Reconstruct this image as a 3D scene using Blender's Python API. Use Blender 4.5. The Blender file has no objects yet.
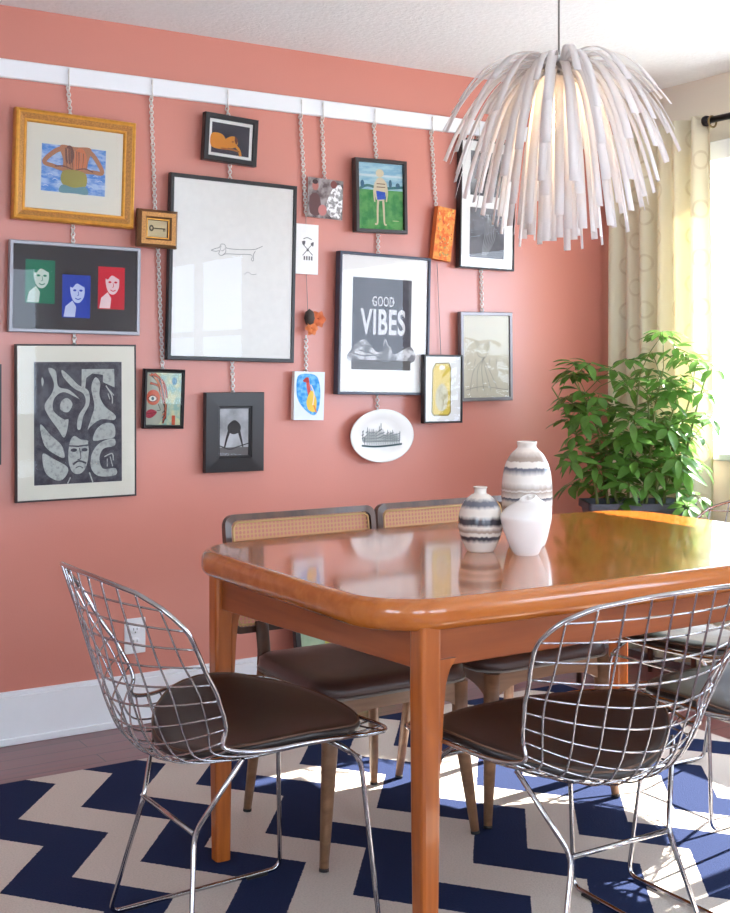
import bpy, math, random
from mathutils import Vector, Matrix
random.seed(7)
C = bpy.context.scene.collection
sc = bpy.context.scene
PI = math.pi

# ------------------------------------------------------------------ camera, sky, sun, exposure
F_PX, CAM_H, HORIZON = 1228.0, 1.2, 365.0
YAW = math.atan2(F_PX, 1971.0)            # camera turned from the wall's normal towards +x
cam_data = bpy.data.cameras.new('camera'); cam = bpy.data.objects.new('camera', cam_data); C.objects.link(cam)
cam.location = (0, 0, CAM_H); cam.rotation_euler = (PI/2, 0, -YAW)
cam_data.sensor_fit = 'HORIZONTAL'; cam_data.sensor_width = 36; cam_data.lens = F_PX/730*36
cam_data.shift_y = (HORIZON-456.5)/730
cam_data.clip_start = 0.02
sc.camera = cam

w = bpy.data.worlds.new('sky'); sc.world = w; w.use_nodes = True
bg = w.node_tree.nodes['Background']
bg.inputs[0].default_value = (0.74, 0.88, 1.06, 1); bg.inputs[1].default_value = 9.6

sun_d = bpy.data.lights.new('sun', 'SUN'); sun_d.energy = 34; sun_d.angle = 0.009; sun_d.color = (1.0, 0.95, 0.86)
sun = bpy.data.objects.new('sun', sun_d); C.objects.link(sun)
sun.rotation_euler = Vector((-0.76, -0.06, -0.66)).to_track_quat('-Z', 'Y').to_euler()

sc.view_settings.view_transform = 'Standard'; sc.view_settings.look = 'None'
sc.view_settings.gamma = 1; sc.view_settings.use_curve_mapping = False
sc.view_settings.exposure = 0.06

# ------------------------------------------------------------------ room numbers
WY, WX, CZ = 3.90, 3.72, 2.338           # picture wall, window wall, ceiling
X0, Y0 = -1.7, -2.6                       # the two sides behind the camera

# camera axes, used only to measure where things hang on the picture wall
Fv = (math.sin(YAW), math.cos(YAW)); Rv = (math.cos(YAW), -math.sin(YAW))
def wallpt(px, py, Y=WY):
    a = (px-365)/F_PX; rx, ry = Fv[0]+a*Rv[0], Fv[1]+a*Rv[1]
    d = Y/ry
    return rx*d, CAM_H-(py-HORIZON)*d/F_PX

# ------------------------------------------------------------------ materials
def srgb(r, g, b):
    f = lambda c: (c/255/12.92) if c/255 <= .04045 else ((c/255+.055)/1.055)**2.4
    return (f(r), f(g), f(b), 1)
def new_mat(name):
    m = bpy.data.materials.new(name); m.use_nodes = True
    nt = m.node_tree
    return m, nt, nt.nodes['Principled BSDF']
def N(nt, typ, **kw):
    n = nt.nodes.new(typ)
    for k, v in kw.items(): setattr(n, k, v)
    return n
def mat(name, col, rough=.5, metal=0, spec=None, coat=0, var=0.0, scale=20, bump=0, bscale=60, trans=0, sheen=0):
    m, nt, p = new_mat(name)
    p.inputs['Base Color'].default_value = col
    p.inputs['Roughness'].default_value = rough; p.inputs['Metallic'].default_value = metal
    if spec is not None: p.inputs['Specular IOR Level'].default_value = spec
    if coat: p.inputs['Coat Weight'].default_value = coat; p.inputs['Coat Roughness'].default_value = .08
    if sheen: p.inputs['Sheen Weight'].default_value = sheen
    tc = N(nt, 'ShaderNodeTexCoord')
    if var:
        no = N(nt, 'ShaderNodeTexNoise'); no.inputs['Scale'].default_value = scale; no.inputs['Detail'].default_value = 4
        nt.links.new(tc.outputs['Object'], no.inputs['Vector'])
        hs = N(nt, 'ShaderNodeMapRange'); hs.inputs[1].default_value = .3; hs.inputs[2].default_value = .7
        hs.inputs[3].default_value = 1-var; hs.inputs[4].default_value = 1+var
        nt.links.new(no.outputs['Fac'], hs.inputs[0])
        mx = N(nt, 'ShaderNodeVectorMath', operation='SCALE'); mx.inputs[0].default_value = col[:3]
        nt.links.new(hs.outputs[0], mx.inputs['Scale']); nt.links.new(mx.outputs[0], p.inputs['Base Color'])
    if bump:
        nb = N(nt, 'ShaderNodeTexNoise'); nb.inputs['Scale'].default_value = bscale; nb.inputs['Detail'].default_value = 5
        nt.links.new(tc.outputs['Object'], nb.inputs['Vector'])
        bp = N(nt, 'ShaderNodeBump'); bp.inputs['Strength'].default_value = bump; bp.inputs['Distance'].default_value = .004
        nt.links.new(nb.outputs['Fac'], bp.inputs['Height']); nt.links.new(bp.outputs[0], p.inputs['Normal'])
    if trans:
        tr = N(nt, 'ShaderNodeBsdfTranslucent'); tr.inputs[0].default_value = col
        ms = N(nt, 'ShaderNodeMixShader'); ms.inputs[0].default_value = trans
        out = nt.nodes['Material Output']
        nt.links.new(p.outputs[0], ms.inputs[1]); nt.links.new(tr.outputs[0], ms.inputs[2]); nt.links.new(ms.outputs[0], out.inputs[0])
        if var: nt.links.new(mx.outputs[0], tr.inputs[0])
    return m
def wood(name, c1, c2, rough=.3, axis=0, coat=0, scale=9, bump=0):
    m, nt, p = new_mat(name)
    tc = N(nt, 'ShaderNodeTexCoord'); mp = N(nt, 'ShaderNodeMapping')
    s = [1, 1, 1]; s[axis] = .08
    mp.inputs['Scale'].default_value = s
    no = N(nt, 'ShaderNodeTexNoise'); no.inputs['Scale'].default_value = scale*4; no.inputs['Detail'].default_value = 6; no.inputs['Distortion'].default_value = .6
    cr = N(nt, 'ShaderNodeValToRGB'); cr.color_ramp.elements[0].position = .32; cr.color_ramp.elements[1].position = .7
    cr.color_ramp.elements[0].color = c1; cr.color_ramp.elements[1].color = c2
    nt.links.new(tc.outputs['Object'], mp.inputs[0]); nt.links.new(mp.outputs[0], no.inputs['Vector'])
    nt.links.new(no.outputs['Fac'], cr.inputs[0]); nt.links.new(cr.outputs[0], p.inputs['Base Color'])
    p.inputs['Roughness'].default_value = rough
    if coat: p.inputs['Coat Weight'].default_value = coat; p.inputs['Coat Roughness'].default_value = .06
    return m
def glass_sheet():
    m, nt, p = new_mat('picture_glass'); nt.nodes.remove(p)
    t = N(nt, 'ShaderNodeBsdfTransparent'); g = N(nt, 'ShaderNodeBsdfGlossy'); g.inputs['Roughness'].default_value = .015
    fr = N(nt, 'ShaderNodeFresnel'); fr.inputs[0].default_value = 1.38
    ms = N(nt, 'ShaderNodeMixShader')
    nt.links.new(fr.outputs[0], ms.inputs[0]); nt.links.new(t.outputs[0], ms.inputs[1]); nt.links.new(g.outputs[0], ms.inputs[2])
    nt.links.new(ms.outputs[0], nt.nodes['Material Output'].inputs[0])
    return m

M = {}
M['pink'] = mat('salmon_wall_paint', srgb(204, 128, 113), .32, spec=.75, var=.015, scale=3, bump=.08, bscale=180)
M['cream_wall'] = mat('cream_wall_paint', srgb(232, 222, 206), .7, var=.02, scale=3)
M['ceiling'] = mat('stippled_ceiling_paint', srgb(236, 239, 242), .9, var=.025, scale=45, bump=.8, bscale=70)
M['white_trim'] = mat('white_gloss_trim', srgb(236, 238, 242), .35, var=.01)
M['chrome'] = mat('polished_chrome', srgb(184, 184, 188), .14, 1)
M['chain'] = mat('silver_chain', srgb(232, 230, 226), .35, .75)
M['leather'] = mat('dark_brown_vinyl', srgb(36, 28, 27), .36, var=.08, scale=30, bump=.1, bscale=300)
M['piping'] = mat('brown_piping', srgb(92, 66, 50), .5)
M['teak'] = wood('orange_teak', srgb(148, 74, 24), srgb(184, 100, 38), .34, 2, .3)
M['teak_top'] = wood('orange_teak_top', srgb(172, 92, 32), srgb(190, 110, 44), .17, 0, .6)
M['teak_x'] = wood('orange_teak_apron', srgb(136, 66, 26), srgb(164, 86, 38), .35, 0, .3)
M['walnut'] = wood('walnut', srgb(62, 38, 28), srgb(94, 62, 44), .35, 2, .3)
M['walnut_light'] = wood('mid_walnut', srgb(120, 86, 62), srgb(150, 112, 84), .4, 0, .1)
M['brown_seat'] = mat('brown_vinyl_seat', srgb(68, 48, 44), .33, var=.06, scale=40, bump=.15, bscale=250)
M['pipe_grey'] = mat('grey_piping', srgb(120, 112, 106), .5)
M['rubber'] = mat('dark_rubber', srgb(28, 26, 28), .6)
M['planter'] = mat('charcoal_planter', srgb(66, 68, 80), .5, var=.05)
M['soil'] = mat('potting_soil', srgb(52, 38, 28), .95, var=.3, scale=60, bump=.5)
M['stem'] = mat('green_stem', srgb(112, 120, 60), .5, var=.1)
M['leaf'] = mat('green_leaf', srgb(98, 140, 62), .30, var=.32, scale=14, trans=.5)
M['lamp_strip'] = mat('white_translucent_plastic', srgb(246, 243, 242), .4, trans=.5, var=.01)
M['lamp_white'] = mat('white_lamp_metal', srgb(235, 232, 230), .35)
M['cord'] = mat('grey_cord', srgb(120, 116, 112), .5)
M['black_metal'] = mat('black_rod_metal', srgb(34, 32, 34), .35, .6)
M['brass'] = mat('antique_brass', srgb(150, 130, 92), .35, 1)
M['glass'] = glass_sheet()
M['snow'] = mat('outdoor_ground', srgb(186, 191, 188), .9, var=.08, scale=2)
M['mat_white'] = mat('white_mat_board', srgb(247, 245, 241), .8)
M['mat_cream'] = mat('cream_mat_board', srgb(236, 231, 216), .8, var=.02, scale=6)
M['black_frame'] = mat('black_frame_paint', srgb(27, 25, 28), .32, var=.05)
M['slate_frame'] = mat('slate_blue_frame_paint', srgb(52, 56, 74), .3, var=.05)
M['brown_black'] = mat('brown_black_frame', srgb(50, 42, 42), .35, var=.05)
M['gold'] = mat('gold_leaf_frame', srgb(214, 154, 62), .4, .4, var=.12, scale=60)
M['gold_dull'] = mat('worn_gold_cove', srgb(186, 132, 72), .5, .3, var=.25, scale=180)
M['bronze'] = mat('bronze_frame', srgb(126, 92, 62), .38, .5, var=.1, scale=40)
M['silver'] = mat('silver_frame', srgb(150, 150, 156), .4, .5)
M['grey_frame'] = mat('pewter_grey_frame', srgb(126, 120, 122), .35, .5, var=.08)
M['ceramic'] = mat('white_ceramic', srgb(238, 236, 233), .25, var=.01)
_pal = {}
def pc(r, g, b):
    k = (r, g, b)
    if k not in _pal: _pal[k] = mat('ink_%02x%02x%02x' % k, srgb(r, g, b), .75, var=.02, scale=40)
    return _pal[k]
def print_noise(name, c1, c2, scale=14, pos=(.4, .6), stretch=(1, 1, 1)):
    m, nt, p = new_mat(name)
    tc = N(nt, 'ShaderNodeTexCoord'); mp = N(nt, 'ShaderNodeMapping'); mp.inputs['Scale'].default_value = stretch
    no = N(nt, 'ShaderNodeTexNoise'); no.inputs['Scale'].default_value = scale; no.inputs['Detail'].default_value = 5
    cr = N(nt, 'ShaderNodeValToRGB'); cr.color_ramp.elements[0].position, cr.color_ramp.elements[1].position = pos
    cr.color_ramp.elements[0].color = c1; cr.color_ramp.elements[1].color = c2
    nt.links.new(tc.outputs['Object'], mp.inputs[0]); nt.links.new(mp.outputs[0], no.inputs['Vector'])
    nt.links.new(no.outputs['Fac'], cr.inputs[0]); nt.links.new(cr.outputs[0], p.inputs['Base Color'])
    p.inputs['Roughness'].default_value = .75
    return m

# floor boards
def floor_mat():
    m, nt, p = new_mat('cherry_floorboards')
    tc = N(nt, 'ShaderNodeTexCoord')
    br = N(nt, 'ShaderNodeTexBrick'); br.offset = .4
    br.inputs['Scale'].default_value = 1; br.inputs['Brick Width'].default_value = 1.3; br.inputs['Row Height'].default_value = .083
    br.inputs['Mortar Size'].default_value = .0015
    br.inputs['Color1'].default_value = srgb(120, 64, 68); br.inputs['Color2'].default_value = srgb(140, 82, 82); br.inputs['Mortar'].default_value = srgb(60, 36, 36)
    no = N(nt, 'ShaderNodeTexNoise'); mp = N(nt, 'ShaderNodeMapping'); mp.inputs['Scale'].default_value = (.8, 12, 1); no.inputs['Scale'].default_value = 5
    mx = N(nt, 'ShaderNodeMix', data_type='RGBA', blend_type='MULTIPLY'); mx.inputs[0].default_value = .35
    nt.links.new(tc.outputs['Object'], br.inputs['Vector']); nt.links.new(tc.outputs['Object'], mp.inputs[0]); nt.links.new(mp.outputs[0], no.inputs['Vector'])
    nt.links.new(br.outputs['Color'], mx.inputs[6]); nt.links.new(no.outputs['Color'], mx.inputs[7]); nt.links.new(mx.outputs[2], p.inputs['Base Color'])
    p.inputs['Roughness'].default_value = .3; p.inputs['Coat Weight'].default_value = .2
    return m
def rug_mat():
    m, nt, p = new_mat('navy_white_chevron_rug')
    L = nt.links
    tc = N(nt, 'ShaderNodeTexCoord'); sx = N(nt, 'ShaderNodeSeparateXYZ')
    # slightly hairy edge
    no = N(nt, 'ShaderNodeTexNoise'); no.inputs['Scale'].default_value = 160
    ad = N(nt, 'ShaderNodeVectorMath', operation='MULTIPLY_ADD'); ad.inputs[1].default_value = (.006, .006, 0)
    L.new(tc.outputs['Object'], no.inputs['Vector']); L.new(no.outputs['Color'], ad.inputs[0]); L.new(tc.outputs['Object'], ad.inputs[2]); L.new(ad.outputs[0], sx.inputs[0])
    def mth(op, a, b=None):
        n = N(nt, 'ShaderNodeMath', operation=op)
        for i, v in enumerate((a, b)):
            if v is None: continue
            if hasattr(v, 'is_linked'): L.new(v, n.inputs[i])
            else: n.inputs[i].default_value = v
        return n.outputs[0]
    t = mth('DIVIDE', mth('ADD', sx.outputs['Y'], -3.003), .2145)
    t = mth('FLOORED_MODULO', t, 2.0)
    tri = mth('ABSOLUTE', mth('SUBTRACT', t, 1.0))
    u = mth('SUBTRACT', mth('SUBTRACT', sx.outputs['X'], .935), mth('MULTIPLY', tri, .168))
    k = mth('FLOORED_MODULO', mth('FLOOR', mth('DIVIDE', u, .168)), 2.0)
    fac = mth('GREATER_THAN', k, .5)
    mx = N(nt, 'ShaderNodeMix', data_type='RGBA'); L.new(fac, mx.inputs[0])
    mx.inputs[6].default_value = srgb(214, 204, 194); mx.inputs[7].default_value = srgb(36, 47, 80)
    pn = N(nt, 'ShaderNodeTexNoise'); pn.inputs['Scale'].default_value = 220; L.new(tc.outputs['Object'], pn.inputs['Vector'])
    m2 = N(nt, 'ShaderNodeMix', data_type='RGBA', blend_type='MULTIPLY'); m2.inputs[0].default_value = .35
    cr = N(nt, 'ShaderNodeValToRGB'); cr.color_ramp.elements[0].color = (.6, .6, .6, 1); cr.color_ramp.elements[0].position = .3; cr.color_ramp.elements[1].position = .6
    L.new(pn.outputs['Fac'], cr.inputs[0]); L.new(mx.outputs[2], m2.inputs[6]); L.new(cr.outputs[0], m2.inputs[7]); L.new(m2.outputs[2], p.inputs['Base Color'])
    bp = N(nt, 'ShaderNodeBump'); bp.inputs['Strength'].default_value = .5; bp.inputs['Distance'].default_value = .003
    L.new(pn.outputs['Fac'], bp.inputs['Height']); L.new(bp.outputs[0], p.inputs['Normal'])
    p.inputs['Roughness'].default_value = .95; p.inputs['Specular IOR Level'].default_value = .1
    return m
def curtain_mat():
    m, nt, p = new_mat('cream_ring_print_curtain')
    L = nt.links
    tc = N(nt, 'ShaderNodeTexCoord')
    mp = N(nt, 'ShaderNodeMapping'); mp.inputs['Scale'].default_value = (0, 1/.115, 1/.17)
    fr = N(nt, 'ShaderNodeVectorMath', operation='FRACTION'); L.new(tc.outputs['UV'], fr.inputs[0])
    sb = N(nt, 'ShaderNodeVectorMath', operation='SUBTRACT'); sb.inputs[1].default_value = (.5, .5, 0); L.new(fr.outputs[0], sb.inputs[0])
    sc_ = N(nt, 'ShaderNodeVectorMath', operation='MULTIPLY'); sc_.inputs[1].default_value = (1, 1.5, 0); L.new(sb.outputs[0], sc_.inputs[0])
    ln = N(nt, 'ShaderNodeVectorMath', operation='LENGTH'); L.new(sc_.outputs[0], ln.inputs[0])
    cr = N(nt, 'ShaderNodeValToRGB'); e = cr.color_ramp.elements
    e[0].position = .20; e[0].color = (0, 0, 0, 1); e[1].position = .23; e[1].color = (1, 1, 1, 1)
    a = e.new(.28); a.color = (1, 1, 1, 1); b = e.new(.31); b.color = (0, 0, 0, 1)
    L.new(ln.outputs['Value'], cr.inputs[0])
    no = N(nt, 'ShaderNodeTexNoise'); no.inputs['Scale'].default_value = 30; L.new(tc.outputs['Object'], no.inputs['Vector'])
    mm = N(nt, 'ShaderNodeMath', operation='MULTIPLY'); L.new(cr.outputs[0], mm.inputs[0]); L.new(no.outputs['Fac'], mm.inputs[1])
    mx = N(nt, 'ShaderNodeMix', data_type='RGBA'); L.new(mm.outputs[0], mx.inputs[0])
    mx.inputs[6].default_value = srgb(240, 232, 206); mx.inputs[7].default_value = srgb(214, 200, 168)
    L.new(mx.outputs[2], p.inputs['Base Color']); p.inputs['Roughness'].default_value = .9
    tr = N(nt, 'ShaderNodeBsdfTranslucent'); L.new(mx.outputs[2], tr.inputs[0])
    ms = N(nt, 'ShaderNodeMixShader'); ms.inputs[0].default_value = .26
    L.new(p.outputs[0], ms.inputs[1]); L.new(tr.outputs[0], ms.inputs[2]); L.new(ms.outputs[0], nt.nodes['Material Output'].inputs[0])
    return m
def cane_mat():
    m, nt, p = new_mat('woven_cane')
    L = nt.links
    tc = N(nt, 'ShaderNodeTexCoord'); mp = N(nt, 'ShaderNodeMapping'); mp.inputs['Scale'].default_value = (1/.0115, 0, 1/.0115)
    L.new(tc.outputs['Object'], mp.inputs[0])
    fr = N(nt, 'ShaderNodeVectorMath', operation='FRACTION'); L.new(mp.outputs[0], fr.inputs[0])
    sb = N(nt, 'ShaderNodeVectorMath', operation='SUBTRACT'); sb.inputs[1].default_value = (.5, 0, .5); L.new(fr.outputs[0], sb.inputs[0])
    ln = N(nt, 'ShaderNodeVectorMath', operation='LENGTH'); L.new(sb.outputs[0], ln.inputs[0])
    lt = N(nt, 'ShaderNodeMath', operation='LESS_THAN'); lt.inputs[1].default_value = .40; L.new(ln.outputs['Value'], lt.inputs[0])
    p.inputs['Base Color'].default_value = srgb(206, 160, 112); p.inputs['Roughness'].default_value = .45
    tr = N(nt, 'ShaderNodeBsdfTransparent'); ms = N(nt, 'ShaderNodeMixShader')
    L.new(lt.outputs[0], ms.inputs[0]); L.new(p.outputs[0], ms.inputs[1]); L.new(tr.outputs[0], ms.inputs[2]); L.new(ms.outputs[0], nt.nodes['Material Output'].inputs[0])
    return m
def stripe_mat(name, bands, base, h):
    """glaze rings: bands = [(z0, z1, colour)] as fractions of the height, with a runny lower edge"""
    m, nt, p = new_mat(name); L = nt.links
    tc = N(nt, 'ShaderNodeTexCoord'); sx = N(nt, 'ShaderNodeSeparateXYZ'); L.new(tc.outputs['Object'], sx.inputs[0])
    mp = N(nt, 'ShaderNodeMapping'); mp.inputs['Scale'].default_value = (110, 110, 9); L.new(tc.outputs['Object'], mp.inputs[0])
    no = N(nt, 'ShaderNodeTexNoise'); no.inputs['Scale'].default_value = 1; no.inputs['Detail'].default_value = 3; L.new(mp.outputs[0], no.inputs['Vector'])
    a = N(nt, 'ShaderNodeMath', operation='MULTIPLY_ADD'); a.inputs[1].default_value = .010; L.new(no.outputs['Fac'], a.inputs[0]); L.new(sx.outputs['Z'], a.inputs[2])
    d = N(nt, 'ShaderNodeMath', operation='DIVIDE'); d.inputs[1].default_value = h; L.new(a.outputs[0], d.inputs[0])
    cr = N(nt, 'ShaderNodeValToRGB'); e = cr.color_ramp.elements
    e[0].position = 0; e[0].color = base; e[1].position = 1; e[1].color = base
    for z0, z1, c in bands:
        for q, cc in ((z0-.035, base), (z0+.02, c), (z1-.025, c), (z1+.035, base)):
            el = e.new(min(max(q, .001), .999)); el.color = cc
    L.new(d.outputs[0], cr.inputs[0]); L.new(cr.outputs[0], p.inputs['Base Color'])
    p.inputs['Roughness'].default_value = .22
    return m
M['floor'] = floor_mat(); M['rug'] = rug_mat(); M['curtain'] = curtain_mat(); M['cane'] = cane_mat()

# ------------------------------------------------------------------ mesh builder
class MB:
    def __init__(s): s.v = []; s.f = []; s.mi = []; s.sm = []; s.mats = []; s.uv = None
    def mid(s, m):
        if m not in s.mats: s.mats.append(m)
        return s.mats.index(m)
    def face(s, idx, m, smooth=False): s.f.append(tuple(idx)); s.mi.append(s.mid(m)); s.sm.append(smooth)
    def add(s, pts): b = len(s.v); s.v += [tuple(p) for p in pts]; return b
    def poly(s, pts, m): b = s.add(pts); s.face(range(b, b+len(pts)), m)
    def box(s, c, d, m, rot=None, b=0.0):
        x, y, z = [q/2 for q in d]
        if b <= 0:
            P = [Vector((i*x, j*y, k*z)) for k in (-1, 1) for j in (-1, 1) for i in (-1, 1)]
            Fs = [(0, 2, 3, 1), (4, 5, 7, 6), (0, 1, 5, 4), (2, 6, 7, 3), (0, 4, 6, 2), (1, 3, 7, 5)]
        else:                                   # chamfered on all edges
            P = []; key = {}
            for k in (-1, 1):
                for j in (-1, 1):
                    for i in (-1, 1):
                        for ax in range(3):
                            q = [i*(x-b), j*(y-b), k*(z-b)]; q[ax] = (i, j, k)[ax]*(x, y, z)[ax]
                            key[(i, j, k, ax)] = len(P); P.append(Vector(q))
            Fs = []
            for ax in range(3):
                o = [a for a in range(3) if a != ax]
                for sg in (-1, 1):
                    q = []
                    for s1, s2 in ((-1, -1), (1, -1), (1, 1), (-1, 1)):
                        t = [0, 0, 0]; t[ax] = sg; t[o[0]] = s1; t[o[1]] = s2; q.append(key[(*t, ax)])
                    Fs.append(q)
                for s1 in (-1, 1):
                    for s2 in (-1, 1):          # edge along ax
                        q = []
                        for sg, face_ax in ((-1, o[0]), (1, o[0]), (1, o[1]), (-1, o[1])):
                            t = [0, 0, 0]; t[ax] = sg; t[o[0]] = s1; t[o[1]] = s2; q.append(key[(*t, face_ax)])
                        Fs.append(q)
            for k in (-1, 1):
                for j in (-1, 1):
                    for i in (-1, 1): Fs.append([key[(i, j, k, a)] for a in range(3)])
        if rot is not None: P = [rot @ p for p in P]
        base = s.add([(p.x+c[0], p.y+c[1], p.z+c[2]) for p in P])
        for f in Fs: s.face([base+i for i in f], m)
    def tube(s, pts, r, m, seg=8, closed=False, caps=True, flat=1.0):
        pts = [Vector(p) for p in pts]; n = len(pts)
        rr = r if hasattr(r, '__len__') else [r]*n
        prev = None; rings = []
        for i in range(n):
            if closed: t = pts[(i+1) % n]-pts[i-1]
            else: t = pts[min(i+1, n-1)]-pts[max(i-1, 0)]
            if t.length < 1e-9: t = Vector((0, 0, 1))
            t.normalize()
            if prev is None:
                a = Vector((0, 0, 1)) if abs(t.z) < .9 else Vector((1, 0, 0))
                u = t.cross(a).normalized()
            else:
                u = prev - t*prev.dot(t)
                if u.length < 1e-6: u = t.orthogonal()
                u.normalize()
            prev = u; v = t.cross(u)
            rings.append(s.add([pts[i]+(u*math.cos(2*PI*k/seg)+v*math.sin(2*PI*k/seg)*flat)*rr[i] for k in range(seg)]))
        for i in range(n if closed else n-1):
            a, b = rings[i], rings[(i+1) % n]
            for k in range(seg): s.face((a+k, a+(k+1) % seg, b+(k+1) % seg, b+k), m, True)
        if caps and not closed:
            s.face([rings[0]+k for k in reversed(range(seg))], m); s.face([rings[-1]+k for k in range(seg)], m)
    def lathe(s, prof, m, seg=40, c=(0, 0, 0), sx=1, sy=1, warp=None):
        rings = []
        for r, z in prof:
            pts = []
            for k in range(seg):
                a = 2*PI*k/seg; p = Vector((r*math.cos(a)*sx+c[0], r*math.sin(a)*sy+c[1], z+c[2]))
                if warp: p = warp(p, a, r, z)
                pts.append(p)
            rings.append(s.add(pts))
        for a, b in zip(rings, rings[1:]):
            for k in range(seg): s.face((a+k, a+(k+1) % seg, b+(k+1) % seg, b+k), m, True)
    def prism(s, outline, z0, z1, m, bev=0.0, steps=3):
        """horizontal slab from an xy outline with rounded-over edges"""
        n = len(outline); rings = []
        cx = sum(p[0] for p in outline)/n; cy = sum(p[1] for p in outline)/n
        def ins(d):
            out = []
            for i in range(n):
                a = Vector(outline[i-1]); b = Vector(outline[(i+1) % n]); t = (b-a).normalized(); nn = Vector((-t.y, t.x))
                out.append((outline[i][0]+nn.x*d, outline[i][1]+nn.y*d))
            return out
        lev = []
        if bev:
            h = (z1-z0)
            for i in range(steps+1):
                a = PI/2*i/steps; lev.append((bev*(1-math.sin(a)), z0+bev*(1-math.cos(a))))
            for i in range(steps+1):
                a = PI/2*(1-i/steps); lev.append((bev*(1-math.sin(a)), z1-bev*(1-math.cos(a))))
        else: lev = [(0, z0), (0, z1)]
        for d, z in lev: rings.append(s.add([(x, y, z) for x, y in ins(d)]))
        for a, b in zip(rings, rings[1:]):
            for k in range(n): s.face((a+k, a+(k+1) % n, b+(k+1) % n, b+k), m, bool(bev))
        s.face([rings[0]+k for k in reversed(range(n))], m); s.face([rings[-1]+k for k in range(n)], m)
    def build(s, name, parent=None, loc=(0, 0, 0), rot=(0, 0, 0)):
        me = bpy.data.meshes.new(name); me.from_pydata(s.v, [], s.f)
        for m in s.mats: me.materials.append(m)
        me.polygons.foreach_set('material_index', s.mi); me.polygons.foreach_set('use_smooth', s.sm)
        if s.uv:
            ul = me.uv_layers.new(name='UVMap')
            for p in me.polygons:
                for li in p.loop_indices: ul.data[li].uv = s.uv[me.loops[li].vertex_index]
        me.update()
        o = bpy.data.objects.new(name, me); C.objects.link(o); o.location = loc; o.rotation_euler = rot
        if parent: o.parent = parent
        return o
def thing(name, label, cat, loc=(0, 0, 0), rz=0, group=None):
    o = bpy.data.objects.new(name, None); C.objects.link(o); o.empty_display_size = .1
    o.location = loc; o.rotation_euler = (0, 0, rz)
    return tag(o, label, cat, group)
def tag(o, label, cat, group=None):
    o['label'] = label; o['category'] = cat
    if group: o['group'] = group
    return o
def struct(name, mb):
    o = mb.build(name); o['kind'] = 'structure'; return o
def spart(name, mb, parent): return mb.build(name, parent)
def copy_tree(o, parent=None):
    c = o.copy(); C.objects.link(c)
    if parent: c.parent = parent
    for ch in list(o.children): copy_tree(ch, c)
    return c
def catmull(P, n=8, closed=False):
    P = [Vector(p) for p in P]; out = []; m = len(P)
    rng = range(m if closed else m-1)
    for i in rng:
        g = lambda j: P[j % m] if closed else P[min(max(j, 0), m-1)]
        a, b, c, d = g(i-1), g(i), g(i+1), g(i+2)
        for k in range(n):
            t = k/n
            out.append(.5*((2*b)+(c-a)*t+(2*a-5*b+4*c-d)*t*t+(3*b-a-3*c+d)*t**3))
    if not closed: out.append(P[-1])
    return out
def fillet(P, r, n=5):
    """polyline with rounded bends"""
    P = [Vector(p) for p in P]; out = [P[0]]
    for i in range(1, len(P)-1):
        a, b, c = P[i-1], P[i], P[i+1]
        d1 = (a-b); d2 = (c-b); rr = min(r, d1.length*.45, d2.length*.45)
        p1 = b+d1.normalized()*rr; p2 = b+d2.normalized()*rr
        for k in range(n+1):
            t = k/n; out.append(p1*(1-t)**2+b*2*t*(1-t)+p2*t*t)
    out.append(P[-1]); return out

# ================================================================== THE ROOM
b = MB(); b.box(((X0+WX)/2, (Y0+WY)/2, -.05), (WX-X0+.4, WY-Y0+.4, .1), M['floor']); struct('floor', b)
b = MB(); b.box(((X0+WX)/2, (Y0+WY)/2, CZ+.05), (WX-X0+.4, WY-Y0+.4, .1), M['ceiling']); struct('ceiling', b)
b = MB(); b.box(((X0+WX)/2, WY+.06, CZ/2), (WX-X0+.4, .12, CZ), M['pink']); struct('wall_back', b)
def wall_with_holes(name, axis, pos, th, a0, a1, holes, m):
    """axis 'x': wall lies in plane x=pos (a along y); 'y': plane y=pos (a along x). holes: (a0,a1,z0,z1) left to right"""
    b = MB()
    def bx(p0, p1, z0, z1):
        if p1-p0 < 1e-4 or z1-z0 < 1e-4: return
        c, d = (p0+p1)/2, p1-p0
        if axis == 'x': b.box((pos+th/2, c, (z0+z1)/2), (abs(th), d, z1-z0), m)
        else: b.box((c, pos+th/2, (z0+z1)/2), (d, abs(th), z1-z0), m)
    cur = a0
    for h in holes:
        bx(cur, h[0], 0, CZ); bx(h[0], h[1], 0, h[2]); bx(h[0], h[1], h[3], CZ); cur = h[1]
    bx(cur, a1, 0, CZ)
    return struct(name, b)
WIN = (1.25, 3.55, .86, 2.0)
wall_with_holes('wall_right', 'x', WX, .14, Y0, WY, [(-1.6, .2, .86, 2.0), WIN], M['cream_wall'])
wall_with_holes('wall_rear', 'y', Y0, -.14, X0-.14, WX+.14, [(-1.1, .5, .75, 2.05), (1.0, 3.2, .75, 2.05)], M['cream_wall'])
wall_with_holes('wall_left', 'x', X0, -.14, Y0, WY, [(-1.0, .6, .8, 2.0)], M['cream_wall'])

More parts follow.
